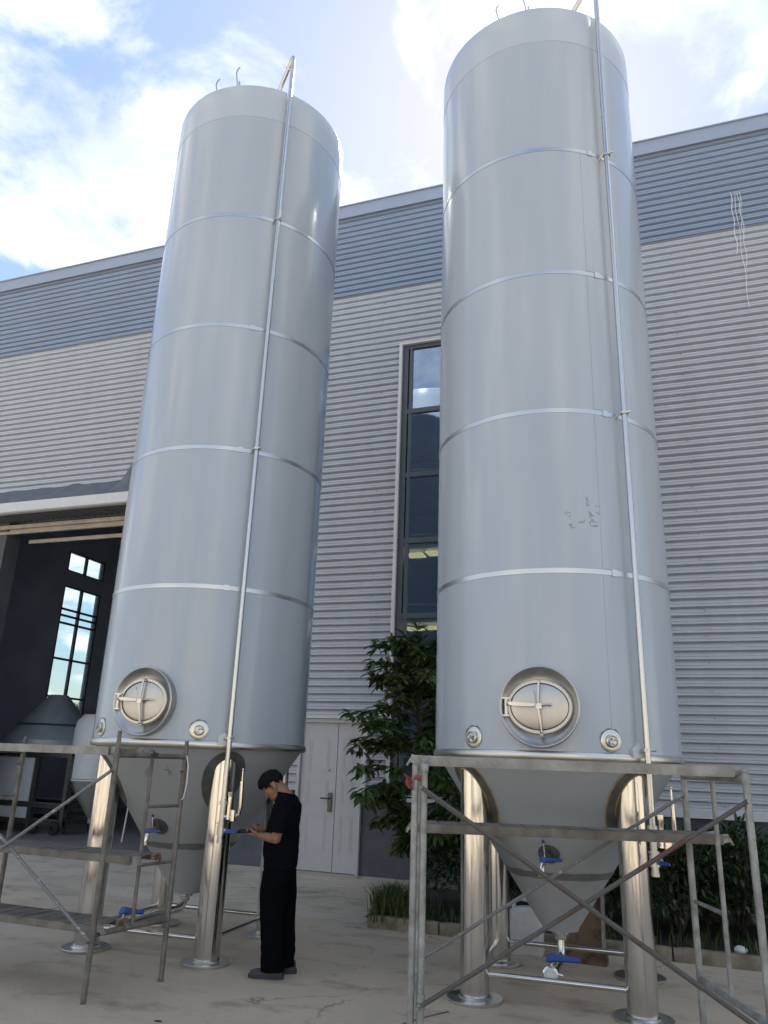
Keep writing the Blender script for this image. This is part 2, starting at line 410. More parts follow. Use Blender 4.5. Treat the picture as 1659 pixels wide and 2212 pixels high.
# rib profile over one pitch, (dz, depth into the wall)
RIB = [(0, .0), (.025, .0), (.030, .009), (.035, .009), (.040, .0), (.066, .0), (.069, .066), (.099, .070), (.120, .0)]
def sheet(x0, x1, za, zb, m, dy=0.0, sag=0.0):
    pr = []
    i = int((za-Z0)/PIT)-1
    zs = []
    while Z0+i*PIT < zb:
        for dz, dp in RIB[:-1]:
            zs.append((Z0+i*PIT+dz, dp))
        i += 1
    zs.append((Z0+i*PIT, 0))
    def dep(z):
        for (a, da), (b, db) in zip(zs, zs[1:]):
            if a <= z <= b: return da+(db-da)*(z-a)/max(1e-6, b-a)
        return 0
    pr = [(za, dep(za))]+[(z, d) for z, d in zs if za+1e-4 < z < zb-1e-4]+[(zb, dep(zb))]
    mb = MB(); n = max(2, int((x1-x0)/.8)); vs = []; fs = []
    for j in range(n+1):
        x = x0+(x1-x0)*j/n
        for z, d in pr:
            w = .006*mnoise.noise(Vector((x*.9, z*.7, 5)))+.0035*mnoise.noise(Vector((x*3, z*3, 9)))
            vs.append((x, YF+d+dy+w, z+.006*mnoise.noise(Vector((x*.35, int(z/.9), 2)))))
    k = len(pr)
    for j in range(n):
        for i in range(k-1):
            fs.append((j*k+i, (j+1)*k+i, (j+1)*k+i+1, j*k+i+1))
    mb.add(vs, fs)
    return fpart(mb, 'cladding_sheet', m, None, True, 28)
GX0, GX1, GZ = -12.28, -7.35, 5.98        # garage opening
DX0, DX1, DZ = -5.36, -4.30, 2.30         # double door with frame
WX0, WX1, WZ = -3.87, -1.80, 8.66         # tall window
rowz = [Z0+8*PIT*k for k in range(9)]+[ZB]
for k in range(len(rowz)-1):
    za, zb = rowz[k], rowz[k+1]
    segs = []
    cur = -24.0
    if zb <= GZ+.5: segs += [(-24, GX0, za, zb), (GX1, None, za, zb)]
    elif za < GZ+.5: segs += [(-24, GX0, za, zb), (GX0, GX1, GZ+.4, zb), (GX1, None, za, zb)]
    else: segs += [(-24, -15.3, za, zb), (-15.3, -9.1, za, zb), (-9.1, None, za, zb)]
    out = []
    for a, b, c, d in segs:
        if b is None:
            if za < DZ: 
                out.append((a, DX0, c, d))
                if zb > DZ: out.append((DX0, DX1, DZ, d))
                out.append((DX1, WX0, c, d))
            elif zb <= WZ or za < WZ: out.append((a, WX0, c, d))
            else: out.append((a, .45, c, d))
        else: out.append((a, b, c, d))
    if za < WZ:
        if zb > WZ: out.append((WX0, WX1, WZ, zb))
        out.append((WX1, .45, za, zb))
    out.append((.45, 9.5, za, zb))
    for a, b, c, d in out:
        sheet(a, b, c-.012, d, 'sheet_grey', dy=-.0035*(k % 2)+rnd.uniform(-.0012, .0012))
for k in range(2):
    za = ZB+.02+k*7*PIT; zb = min(ZT, za+7*PIT)
    if k == 1: zb = ZT
    for a, b in ((-24, -15.3), (-15.3, -9.1), (-9.1, -3.1), (-3.1, .45), (.45, 9.5)):
        sheet(a, b, za-.012, zb, 'sheet_blue', dy=-.012-.0035*(k % 2))
# thin joint flashing between blue and grey
j = MB(); j.box((-7.25, YF-.016, ZB+.004), (33.5, .028, .022)); fpart(j, 'joint_flashing', 'sheet_blue')
c = MB()
c.box((-7.25, YF+.08, ZT+.125), (33.6, .30, .245)); c.box((-7.25, YF-.075, ZT+.255), (33.6, .05, .02)); c.box((-7.25, YF-.074, ZT-.004), (33.6, .012, .03))
fpart(c, 'coping', 'coping')
r = MB(); r.box((-7.25, YF+14.15, ZT+.02), (33.4, 27.7, .16)); fpart(r, 'roof', 'hall')
# screws down the sheets
sc = MB()
for xs in (-14.9, -10.9, -9.5, -6.9, -4.25, -1.4, .62, 2.4, 5):
    for i in range(0, 72, 3):
        z = Z0+i*PIT+.062
        if xs > -12.3 and xs < -7.3 and z < GZ+.5: continue
        if -5.4 < xs < -4.28 and z < 2.4: continue
        sc.box((xs+rnd.uniform(-.015, .015), YF-.006, z+rnd.uniform(-.006, .006)), (.011, .012, .013))
o = fpart(sc, 'screws', 'wire'); tag(o, kind='stuff')
# plinth walls
p = MB()
for a, b in ((-24, GX0), (GX1, DX0), (DX1, 9.5)):
    p.box(((a+b)/2, YF+.135, Z0/2-.01), (b-a, .23, Z0+.02))
fpart(p, 'plinth_wall', 'plinth')
s_ = MB()
for a, b in ((-24, GX0-.02), (GX1+.02, DX0-.07), (DX1+.07, 9.5)):
    s_.box(((a+b)/2, YF-.018, Z0-.045), (b-a, .075, .085))
fpart(s_, 'sill_flashing', 'trim')
# blockwork behind the sheets keeps daylight out of the hall
bk = MB()
def blk(x0, x1, z0, z1): bk.box(((x0+x1)/2, YF+.16, (z0+z1)/2), (x1-x0, .16, z1-z0))
blk(-24, GX0, 1.27, ZT); blk(GX0, GX1, GZ+.05, ZT); blk(GX1, DX0, 1.27, ZT); blk(DX0, DX1, DZ, ZT); blk(DX1, WX0, 1.27, ZT)
blk(WX0, WX1, WZ, ZT); blk(WX1, 9.5, 1.27, ZT)
fpart(bk, 'inner_lining', 'hall')
# hall shell: left wall with window openings, right and far walls, floor
XL = -15.0; YB = 34.0
lw = MB()
def lwall(y0, y1, z0, z1): lw.box((XL-.1, (y0+y1)/2, (z0+z1)/2), (.2, y1-y0, z1-z0))
WYA, WYB = 16.10, 17.58
wins = [(WYA, WYB)]+[(WYA+5.2*k, WYB+5.2*k) for k in (1, 2)]
y = YF+.26
for a, b in wins:
    lwall(y, a, 0, 11.6); lwall(a, b, 0, 1.55); lwall(a, b, 5.93, 6.33); lwall(a, b, 6.88, 11.6); y = b
lwall(y, YB, 0, 11.6)
fpart(lw, 'hall_side_wall', 'hall')
ow = MB(); ow.box((-3.2, YB+.1, 5.8), (23.5, .2, 11.6)); ow.box((9.4, 22.7, 5.8), (.2, 22.5, 11.6)); fpart(ow, 'hall_wall', 'hall')
fl = MB(); fl.box((-2.8, 22.7, .06), (24.4, 22.98, .13)); fpart(fl, 'hall_floor', 'hall_floor')
rows_low = [1.56, 2.32, 3.01, 3.99, 4.93, 5.13, 5.30, 5.92]
for wi, (a, b) in enumerate(wins):
    for lo, hi, rows in ((1.55, 5.93, rows_low), (6.33, 6.88, [6.34, 6.87])):
        fr = MB(); mid = (a+b)/2
        for yy in (a+.03, mid, b-.03): fr.box((XL-.05, yy, (lo+hi)/2), (.08, .06, hi-lo))
        for zz_ in rows: fr.box((XL-.045, mid, zz_), (.075, b-a, .05))
        w_ = fpart(fr, 'hall_window', 'frame')
        for ya, yb in ((a+.06, mid-.03), (mid+.03, b-.06)):
            for z0, z1 in zip(rows, rows[1:]):
                q = MB(); q.box((XL-.05, (ya+yb)/2, (z0+z1)/2), (.006, yb-ya, z1-z0-.05)); fpart(q, 'pane', 'clear_glass', w_)
# columns inside the hall
ic = MB()
for xx, yy in ((-14.72, 12.6), (-14.72, 18.9), (-14.72, 24.5)):
    ic.box((xx, yy, 5.8), (.22, .03, 11.4)); ic.box((xx-.1, yy, 5.8), (.02, .24, 11.4)); ic.box((xx+.1, yy, 5.8), (.02, .24, 11.4))
fpart(ic, 'hall_column', 'hall')
for yb_ in (15.5, 20.5, 25.5, 30.5):
    bm2 = MB(); bm2.box((-4, yb_, 10.6), (21.6, .18, .5)); fpart(bm2, 'roof_beam', 'plinth')
for xp, zp in ((-14.2, 7.9), (-13.7, 9.2)):
    pp = MB(); pp.path([(xp, 11.6, zp), (xp, 33.5, zp)], .09, 10); fpart(pp, 'ceiling_pipe', 'beige', None, True)
# garage surround: jambs, rails, canopy
for xj, wj in ((GX0+.12, .24), (GX1-.1, .2)):
    jb = MB(); jb.box((xj, YF+.14, 3.0), (wj, .36, 5.96)); fpart(jb, 'door_jamb', 'plinth')
jt = MB(); jt.box((GX0-.05, YF-.012, 2.95), (.10, .06, 5.9)); fpart(jt, 'jamb_trim', 'trim')
rl = MB()
rl.box(((GX0+GX1)/2, YF-.03, 5.86), (GX1-GX0+.3, .07, .075)); rl.box(((GX0+GX1)/2, YF-.02, 5.745), (GX1-GX0+.3, .06, .05))
rl.box(((GX0+GX1)/2, YF+.02, 5.80), (GX1-GX0+.3, .03, .07))
fpart(rl, 'door_track', 'beige')
rl2 = MB(); rl2.box(((GX0+GX1)/2+.25, YF+.30, 5.64), (GX1-GX0-.5, .05, .07)); fpart(rl2, 'inner_track', 'beige')
YC = YF-.66
fa = MB(); fa.box(((GX0+GX1)/2-1.2, YC, 6.032), (GX1-GX0+3.0, .05, .186)); fa.box(((GX0+GX1)/2-1.2, YC+.05, 5.932), (GX1-GX0+3.0, .10, .012))
fo = fpart(fa, 'canopy_fascia', 'trim')
sf = MB(); nb = 56; xs0 = GX0-2.6; xs1 = GX1+.28
vs = []; fs = []
for i in range(nb*4+1):
    x = xs0+(xs1-xs0)*i/(nb*4); d = (0, 0, .018, .018)[i % 4]
    vs += [(x, YC+.04, 5.945+d), (x, YF-.01, 5.96+d)]
fs = [(2*i, 2*i+2, 2*i+3, 2*i+1) for i in range(nb*4)]
sf.add(vs, fs); fpart(sf, 'canopy_soffit', 'flash')
# torn flashing on top of the canopy: crumpled sheet with a curled-up corner
tf = MB(); vs = []; fs = []; n = 90; xa, xb = xs0, -8.72
prof = 6
for i in range(n+1):
    t = i/n; x = xa+(xb-xa)*t
    for k in range(prof+1):
        s = k/prof
        rag = .035*mnoise.noise(Vector((x*2.6, 0, 1)))+.02*mnoise.noise(Vector((x*9, 0, 4)))
        curl = max(0, (t-.90)/.10); bulge = math.sin(min(1, curl)*math.pi)
        yy = YC+.03+(YF-.03-YC-.03)*s*(1-.35*bulge)
        zz2 = 6.128+(.515+rag)*s+.30*bulge*s*s+.012*mnoise.noise(Vector((x*4, s*3, 2)))
        vs.append((x, yy, zz2))
for i in range(n):
    for k in range(prof):
        a = i*(prof+1)+k; fs.append((a, a+prof+1, a+prof+2, a+1))
tf.add(vs, fs)
vs = []; fs = []; n = 14; xa, xb = -8.52, -7.2
for i in range(n+1):
    t = i/n; x = xa+(xb-xa)*t
    up = max(0, 1-t/.22)
    for k in range(5):
        s = k/4
        vs.append((x+.10*up*s, YC+.05+(YF-.05-YC)*s*(1-.6*up), 6.128+.515*s+.36*up*s))
for i in range(n):
    for k in range(4):
        a = i*5+k; fs.append((a, a+5, a+6, a+1))
tf.add(vs, fs)
fpart(tf, 'torn_flashing', 'flash', None, True, 40)
# double door
dd = MB(); zb_ = .14
dd.box(((DX0+DX1)/2, YF-.005, DZ-.028), (DX1-DX0, .07, .055)); dd.box((DX1-.022, YF-.005, (DZ+zb_)/2), (.045, .07, DZ-zb_)); dd.box((DX0+.022, YF-.005, (DZ+zb_)/2), (.045, .07, DZ-zb_))
dfr = fpart(dd, 'double_door', 'door')
jt2 = MB(); jt2.box((DX1+.035, YF-.02, (Z0+DZ+.05)/2), (.065, .075, DZ+.05-Z0)); jt2.box(((DX0+DX1)/2, YF-.03, DZ+.03), (DX1-DX0+.13, .10, .05)); fpart(jt2, 'door_trim', 'trim')
stp = MB(); stp.box(((DX0+DX1)/2-.1, YF-.10, .09), (DX1-DX0+.35, .24, .1)); fpart(stp, 'door_step', 'ramp')
def leaf(xa, xb):
    mb = MB(); zt = DZ-.058; y0 = YF+.012
    mb.box(((xa+xb)/2, y0+.02, (zt+zb_+.01)/2), (xb-xa, .04, zt-zb_-.01))
    w = xb-xa; xm = (xa+xb)/2
    def panel(x0, x1, z0, z1):
        for a in (0, 1):
            g_ = .012+.03*a; d = .005
            for (c, dm) in (((x0+x1)/2, 0),):
                mb.box(((x0+x1)/2, y0-.0015, z0+g_), (x1-x0-2*g_, d, .012)); mb.box(((x0+x1)/2, y0-.0015, z1-g_), (x1-x0-2*g_, d, .012))
                mb.box((x0+g_, y0-.002, (z0+z1)/2), (.012, d, z1-z0-2*g_-.014)); mb.box((x1-g_, y0-.002, (z0+z1)/2), (.012, d, z1-z0-2*g_-.014))
    px0, px1 = xa+w*.2, xb-w*.2
    panel(px0, px1, .40, .92); panel(px0, px1, 1.06, 1.42); panel(px0, px1, 1.52, 2.02)
    return fpart(mb, 'door_leaf', 'door', dfr)
leaf(DX0+.05, -4.725); leaf(-4.715, DX1-.05)
hd = MB(); hd.box((-4.80, YF-.004, 1.10), (.055, .022, .27)); hd.path([(-4.80, YF-.01, 1.155), (-4.80, YF-.06, 1.155), (-4.93, YF-.06, 1.155)], .011, 8)
fpart(hd, 'door_handle', 'door_dark', dfr, True)
kn = MB(); kn.sphere((-4.845, YF+.0, 1.56), .016, .014, .022); fpart(kn, 'door_viewer', 'satin', dfr, True)
# tall window
tw = MB(); zb0 = 1.27
for xx, w_ in ((WX0+.06, .09), (WX0+.155, .05), ((WX0+WX1)/2, .07), (WX1-.06, .09)): tw.box((xx, YF+.055, (WZ+zb0)/2), (w_, .07, WZ-zb0))
zr_ = [1.29, 2.62, 3.875, 5.095, 6.23, 7.39, 8.63]
for zz_ in zr_: tw.box(((WX0+WX1)/2, YF+.05, zz_), (WX1-WX0, .062, .085))
two = fpart(tw, 'tall_window', 'frame')
for xa, xb in ((WX0+.18, (WX0+WX1)/2-.035), ((WX0+WX1)/2+.035, WX1-.105)):
    for z0, z1 in zip(zr_, zr_[1:]):
        q = MB(); q.box(((xa+xb)/2, YF+.06, (z0+z1)/2), (xb-xa, .008, z1-z0-.085), Euler((rnd.uniform(-.006, .006), 0, rnd.uniform(-.008, .008))).to_matrix()); fpart(q, 'pane', 'glass', two)
wt = MB(); wt.box((WX0-.022, YF-.01, (WZ+1.25)/2), (.05, .06, WZ-1.25)); wt.box((WX1+.022, YF-.01, (WZ+1.25)/2), (.05, .06, WZ-1.25)); wt.box(((WX0+WX1)/2, YF-.012, WZ+.018), (WX1-WX0+.1, .06, .035))
fpart(wt, 'window_trim', 'trim')
for (xa, xb, z, y) in ((-4.36, -4.05, 5.42, 13.2), (-3.98, -3.1, 5.44, 13.2), (-4.36, -4.05, 4.03, 13.2), (-3.98, -3.1, 4.04, 13.2)):
    lp = MB(); lp.box(((xa+xb)/2, y+.1, z), (xb-xa, .30, .03)); fpart(lp, 'ceiling_light', 'lamp')
# storey floors seen behind the tall window
sfl = MB()
for z in (5.56, 4.17): sfl.box((-3.0, 14.3, z), (4.0, 5.4, .12))
fpart(sfl, 'storey_floor', 'hall')

# white strands hanging on the facade
rope = MB()
for k, (xo, lng, dr) in enumerate(((0, 1.15, -.02), (.05, 2.1, .06), (.10, .85, .09), (.13, 1.4, .04))):
    pts = []
    for i in range(16):
        t = i/15; pts.append((1.59+xo*(1-.4*t)+dr*t*.5+.012*math.sin(t*17+k*2), YF-.022-.012*math.sin(t*9+k), 10.52-lng*t))
    rope.path(pts, .0042 if k else .006, 5)
o = rope.build('rope', 'white_rope'); tag(o, 'thin white strands of rope hanging down the corrugated wall right of the right tank', 'rope')

# two unseen halls behind the viewer, added to give the polished steel reflections
for x0, x1, yy, hh in ((-34, -9, -25, 8.5), (-1, 19, -28, 10.5)):
    ob = MB(); ob.box(((x0+x1)/2, yy-6, hh/2), (x1-x0, 12, hh)); ob.box(((x0+x1)/2, yy-5.9, hh+.15), (x1-x0+.5, 12.6, .3))
    nwin = int((x1-x0)/4)
    for i in range(nwin):
        for zc in (2.6, 6.2):
            if zc+1 < hh: ob.box((x0+(i+.5)*(x1-x0)/nwin, yy+.04, zc), (1.9, .12, 1.7))
    tag(ob.build('added_hall', 'added_wall', None, False), kind='structure')

# ------------------------------------------------------------------ storage tanks
RT = 1.065
kc = .915/1.37
def rcone(z): return .15+kc*(z-.45)
nrm_c = Vector((1, 0, -kc)).normalized()
def frame(a, z, r=RT, tilt=None):
    """local frame on the shell at angle a: x tangential, y up, z outward"""
    o = Vector((math.cos(R_(a)), math.sin(R_(a)), 0)); t = Vector((-math.sin(R_(a)), math.cos(R_(a)), 0)); u = Vector((0, 0, 1))
    if tilt: # on the cone
        n = (o*nrm_c.x+Vector((0, 0, nrm_c.z))); u = n.cross(t).normalized(); o = n
        u = t.cross(o)*-1 if (t.cross(o)).z < 0 else t.cross(o)
    p = pol(r, a, z)
    return Matrix(((t.x, u.x, o.x, p.x), (t.y, u.y, o.y, p.y), (t.z, u.z, o.z, p.z), (0, 0, 0, 1)))
def apply(mb, M4): mb.v = [tuple(M4 @ Vector(p)) for p in mb.v]; return mb
def ellring(a, b, z, n=48): return [Vector((a*math.cos(2*math.pi*k/n), b*math.sin(2*math.pi*k/n), z)) for k in range(n)]
def lever(mb, L=.16, w=.022, t=.008):
    # flat handle along +x with a bent neck
    pts = [(-.02, 0, 0), (.02, 0, .012), (.05, 0, .02), (L, 0, .02)]; ws = [w*1.1, w*1.3, w*1.05, w*.55]
    rings = []
    for (x, y, z), ww in zip(pts, ws):
        rings.append([Vector((x, -ww/2, z-t/2)), Vector((x, ww/2, z-t/2)), Vector((x, ww*.42, z+t/2)), Vector((x, -ww*.42, z+t/2))])
    return mb.loft(rings)
def make_tank(name, loc, label):
    T = empty(name, loc, 0, label, 'tank', 'storage tanks in front of the factory')
    zs = [1.83, 3.25, 4.69, 6.115, 7.54, 8.98]
    for i, (a, b) in enumerate(zip(zs, zs[1:])):
        m = MB(); pr = [(RT-.01, a-.03), (RT, a-.03), (RT, a), (RT+.0012, (a+b)/2), (RT, b-.004)]
        m.lathe(pr[1:] if i else pr, 128); m.build('shell_sheet', 'tank', T)
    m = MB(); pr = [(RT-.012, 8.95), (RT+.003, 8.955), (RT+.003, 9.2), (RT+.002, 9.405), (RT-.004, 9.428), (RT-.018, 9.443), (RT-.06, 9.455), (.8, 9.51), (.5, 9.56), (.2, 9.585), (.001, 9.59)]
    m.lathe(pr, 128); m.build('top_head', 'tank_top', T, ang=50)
    for z in zs[1:5]:
        m = MB(); m.lathe([(RT-.005, z-.023), (RT+.004, z-.020), (RT+.0045, z), (RT+.004, z+.020), (RT-.005, z+.023)], 128); m.build('band', 'band', T)
        # overlap clip of the band
        m = MB(); m.box((0, 0, 0), (.05, .056, .008)); apply(m, frame(-53, z, RT+.007)); m.build('band_clip', 'satin', T, False)
    m = MB(); m.lathe([(RT-.02, 1.765)]+[(RT-.004+.02*math.cos(t), 1.80+.036*math.sin(t)) for t in [R_(-90+18*k) for k in range(11)]]+[(RT-.02, 1.838)], 128); m.build('bottom_band', 'satin', T)
    m = MB(); m.lathe([(RT-.006, 1.795), (rcone(1.79), 1.79), (rcone(1.3), 1.3), (rcone(.85), .85), (.15, .45), (.148, .435), (.05, .425), (.045, .36)], 96); m.build('cone', 'cone', T)
    m = MB()
    for z in (.885,):
        n = 96; vs = []; fs = []
        for k in range(n):
            a = 360*k/n; w = .026+.012*mnoise.noise(Vector((math.cos(R_(a))*3, math.sin(R_(a))*3, 0)))
            for dz in (-w, 0, w): vs.append(pol(rcone(z+dz)+.0035, a, z+dz-.001))
        for k in range(n):
            for q in (0, 1): fs.append((3*k+q, 3*((k+1) % n)+q, 3*((k+1) % n)+q+1, 3*k+q+1))
        m.add(vs, fs)
    m.build('weld_seam', 'weldseam', T)
    legs = []
    for a in (48, 138, 228, 318):
        c = pol(.87, a, 0)
        m = MB(); m.lathe([(.001, .02), (.112, .02), (.113, 1.76)], 40, Matrix.Translation(c)); L = m.build('leg', 'steel', T); legs.append(L)
        m = MB(); m.lathe([(.001, .0), (.215, .0), (.217, .004), (.217, .019), (.213, .022), (.13, .022), (.115, .034)], 48, Matrix.Translation(c)); m.build('base_plate', 'satin', L)
        # reinforcing pad on the cone
        m = MB(); n = 40
        zc = 1.49; F = lambda u, v, h: (lambda z: pol(rcone(z)+h, a+math.degrees(u/rcone(zc)), z))(zc+v*.80)
        for h0, sc_ in ((.010, 1), (-.012, 1.02)):
            pass
        outer = [F(.19*math.cos(2*math.pi*k/n), .325*math.sin(2*math.pi*k/n), .010) for k in range(n)]
        skirt = [F(.192*math.cos(2*math.pi*k/n), .328*math.sin(2*math.pi*k/n), -.014) for k in range(n)]
        mid = [F(.10*math.cos(2*math.pi*k/n), .17*math.sin(2*math.pi*k/n), .012) for k in range(n)]
        cen = F(0, 0, .012)
        m.add(skirt+outer+mid+[cen], [(k, (k+1) % n, n+(k+1) % n, n+k) for k in range(n)]+[(n+k, n+(k+1) % n, 2*n+(k+1) % n, 2*n+k) for k in range(n)]+[(2*n+k, 2*n+(k+1) % n, 3*n) for k in range(n)])
        m.build('pad', 'pad', L, True, 30)
        T['pad%d' % a] = 0
    for a, b in ((228, 318), (318, 48), (48, 138), (138, 228)):
        m = MB(); p, q = pol(.87, a, .185), pol(.87, b, .185); d = (q-p).normalized()
        m.path([p+d*.10, q-d*.10], .021, 14); m.build('leg_brace', 'steel', T)
    # manway
    mw = frame(-88, 2.16)
    m = MB()
    m.lathe([(.300, -.06), (.310, .044), (.309, .056), (.302, .060), (.294, .057), (.289, .050), (.238, .012), (.20, .008), (.001, .008)], 72); apply(m, mw); MWO = m.build('manway', 'manway', T)
    m = MB(); m.loft([ellring(.252, .208, .006), ellring(.252, .208, .040), ellring(.246, .202, .046), ellring(.226, .180, .046), ellring(.222, .176, .028)], False); apply(m, mw); m.build('oval_rim', 'manway', MWO)
    m = MB(); rr = [ellring(.222, .174, .024), ellring(.219, .171, .037), ellring(.208, .160, .040), ellring(.12, .09, .047), ellring(.02, .015, .050)]; m.loft(rr); apply(m, mw); m.build('cover', 'manway', MWO)
    m = MB(); m.path([(0, .205, .05), (.002, .19, .07), (-.004, .10, .075), (-.01, .0, .085)], [.008, .010, .010, .012], 8)
    m.path([(-.008, 0, .085), (.004, -.10, .075), (.012, -.19, .07), (.012, -.212, .05)], [.012, .013, .010, .009], 8)
    m.sphere((.012, -.212, .052), .016); m.box((0, 0, .085), (.045, .04, .03)); m.path([(-.03, .11, .12), (-.012, .01, .095)], .005, 6); m.sphere((-.03, .112, .122), .008)
    apply(m, mw); m.build('clamp_bar', 'satin', MWO)
    m = MB(); m.loft([[Vector((x, y0-h/2, z)), Vector((x, y0+h/2, z)), Vector((x, y0+h/2, z+.012)), Vector((x, y0-h/2, z+.012))] for x, y0, h, z in ((-.25, .022, .012, .066), (-.20, .016, .032, .074), (-.12, .012, .028, .080), (-.03, .008, .018, .085))])
    m.path([(.0, .004, .09), (.085, .012, .10)], .0075, 8); m.sphere((.088, .012, .10), .012)
    m.path([(-.255, .055, .058), (-.255, -.07, .058)], .014, 10); m.box((-.255, .06, .05), (.07, .012, .04)); m.box((-.255, -.072, .05), (.05, .012, .04)); m.path([(-.25, .02, .066), (-.238, .02, .066)], .02, 8)
    apply(m, mw); m.build('hinge_arm', 'satin', MWO)
    # sight ports
    for a, z in ((-119.3, 1.925), (-59.2, 1.922)):
        f = frame(a, z); m = MB()
        m.lathe([(.085, -.01), (.085, .006), (.078, .010), (.05, .010), (.048, .030), (.040, .034), (.034, .026), (.001, .022)], 36); apply(m, f); sp_ = m.build('sight_port', 'satin', T)
        m = MB(); m.path([(-.02, -.02, .035), (0, .015, .04), (.035, .01, .035)], .008, 8); m.path([(-.028, .0, .035), (.02, -.024, .036)], .006, 6); apply(m, f); m.build('port_catch', 'steel', sp_)
        m = MB(); vs = []; n = 10
        for k in range(n+1):
            t = R_(40+130*k/n); vs += [Vector((.086*math.cos(t), .086*math.sin(t), .004)), Vector(((.089+.004*(k % 3))*math.cos(t), (.089+.004*(k % 3))*math.sin(t), .006))]
        m.add(vs, [(2*k, 2*k+2, 2*k+3, 2*k+1) for k in range(n)]); apply(m, f); m.build('sealant_edge', 'dark_steel', sp_)
    # cleaning pipe up the side with gooseneck
    ap = -45; PR = 1.135
    m = MB(); pts = [pol(PR, ap, 1.02), pol(PR, ap, 4), pol(PR, ap, 7.3)]
    m.path([pol(PR, ap, z) for z in (1.02, 3, 5, 7.45)], .024, 14); CP = m.build('cleaning_pipe', 'pipe', T)
    m = MB(); g_ = [pol(PR, ap, 7.45), pol(PR, ap, 9.9)]
    for k in range(1, 9):
        t = math.pi*.5*k/8*1.0; g_.append(pol(PR-.05+.05*math.cos(t*1.6), ap, 9.9+.05*math.sin(t*1.6)))
    g_ += [pol(.52, ap-10, 9.55)]
    m.path(g_, .026, 12); m.build('gooseneck', 'pipe', CP)
    m = MB(); m.path([pol(PR-.10, ap, 9.83), pol(PR-.10, ap, 9.83)+pol(.12, ap-90, .03)], .010, 6); m.build('vent_stub', 'steel', CP)
    for z in (1.865, 4.70, 7.52):
        m = MB(); m.lathe([(.026, -.012), (.038, -.012), (.038, .012), (.026, .012)], 16, Matrix.Translation(pol(PR, ap, z))); m.path([pol(PR, ap-2, z), pol(RT-.005, ap-2.2, z-.03)], .008, 6); m.path([pol(PR+.03, ap, z), pol(PR+.07, ap+1, z)], .010, 8); m.build('pipe_clamp', 'satin', CP)
    m = MB(); b_ = frame(-47.2, 1.845); m.loft([[Vector((x, y0, z)) for x, y0 in ((-.05, -.04), (.05, -.04), (.055, .03), (.0, .07), (-.055, .02))] for z in (-.01, .03)]); apply(m, b_); m.build('clamp_bracket', 'white_plastic', CP, False)
    # valve at the foot of the pipe
    m = MB(); c = pol(PR, ap, 0)
    def tc_(z0, z1, r, **k): m.lathe([(.001, z0), (r, z0), (r, z1), (.001, z1)], 16, Matrix.Translation(c))
    tc_(1.30, 1.33, .036); tc_(1.14, 1.155, .04); tc_(1.05, 1.13, .036); tc_(.985, 1.02, .030); tc_(.99, 1.32, .0255)
    m.path([c+Vector((0, 0, 1.09)), c+Vector((.055, .01, 1.09))], .02, 10)
    m.build('valve', 'satin', CP)
    m = MB(); lever(m, .17, .030, .012); lo_ = m.build('lever', 'blue', CP, False); lo_.location = c+Vector((.05, .0, 1.085)); lo_.rotation_euler = (R_(80), 0, R_(4)); lo_['pipe'] = 1
    m = MB(); q = c+Vector((.0, 0, 0)); m.path([q+Vector((.02, 0, 1.20)), q+Vector((.10, .02, 1.20)), q+Vector((.145, .03, 1.225)), q+Vector((.155, .03, 1.28)), q+Vector((.150, .03, 1.50))], .017, 10)
    m.path([q+Vector((.15, .03, 1.50)), q+Vector((.15, .03, 1.60))], .007, 8); m.sphere(q+Vector((.15, .03, 1.60)), .012)
    m.path([q+Vector((.055, .01, 1.18)), q+Vector((.06, .01, 1.37))], .02, 10); m.box(q+Vector((.06, .01, 1.39)), (.04, .03, .035)); m.path([q+Vector((.1, .02, 1.17)), q+Vector((.1, .02, 1.26))], .028, 10)
    m.build('bypass_pipe', 'steel', CP)
    # sampling valve on the cone
    f = frame(-90, 1.06, rcone(1.06), True); m = MB()
    m.lathe([(.085, -.01), (.085, .006), (.07, .012), (.03, .012), (.03, .05), (.02, .055)], 32); apply(m, f); SV = m.build('sample_valve', 'dark_steel', T)
    o_ = pol(rcone(1.06)+.02, -90, 1.05)
    m = MB(); m.path([o_+Vector((-.02, 0, .0)), o_+Vector((-.02, -.10, -.02)), o_+Vector((-.03, -.12, -.06)), o_+Vector((-.035, -.125, -.12))], .02, 10); m.lathe([(.001, 0), (.032, 0), (.032, .02), (.001, .02)], 16, Matrix.Translation(o_+Vector((-.035, -.125, -.14))))
    m.path([o_+Vector((-.02, -.06, 0)), o_+Vector((-.03, -.07, .10))], .006, 6)
    m.build('valve_body', 'steel', SV)
    m = MB(); m.sphere(o_+Vector((-.03, -.07, .105)), .014); m.build('knob', 'blue', SV)
    m = MB(); lever(m, .16, .032, .012); m.v = [tuple(Matrix.Translation(o_+Vector((-.035, -.125, -.02))) @ Euler((R_(75), 0, R_(3))).to_matrix().to_4x4() @ Vector(p)) for p in m.v]; m.build('lever', 'blue', SV, False)
    # lifting lugs on top
    for a, h in ((-106, .34), (-85, .40)):
        b0 = pol(.84, a, 9.50); m = MB()
        m.path([b0, b0+Vector((-.02, 0, h*.6)), b0+Vector((-.05, .0, h)), b0+Vector((-.05, .02, h+.08)), b0+Vector((-.03, .03, h+.12))], .010, 6)
        m.path([b0+Vector((.03, 0, -.02)), b0+Vector((.01, .0, h*.6))], .012, 6); m.build('lifting_lug', 'satin', T)
    return T
TR = Vector((-.947, 7.238, 0)); TL = Vector((-4.534, 7.134, 0))
tank_r = make_tank('storage_tank', TR, 'right tall pale grey tank with handwriting on its shell and yellow edged leg pads')
tank_l = copy_tree(tank_r); tank_l.location = TL
tank_l['label'] = 'left tall pale grey tank that the man in black stands beside'
for k in list(tank_r.keys()):
    if k.startswith('pad'): del tank_r[k]
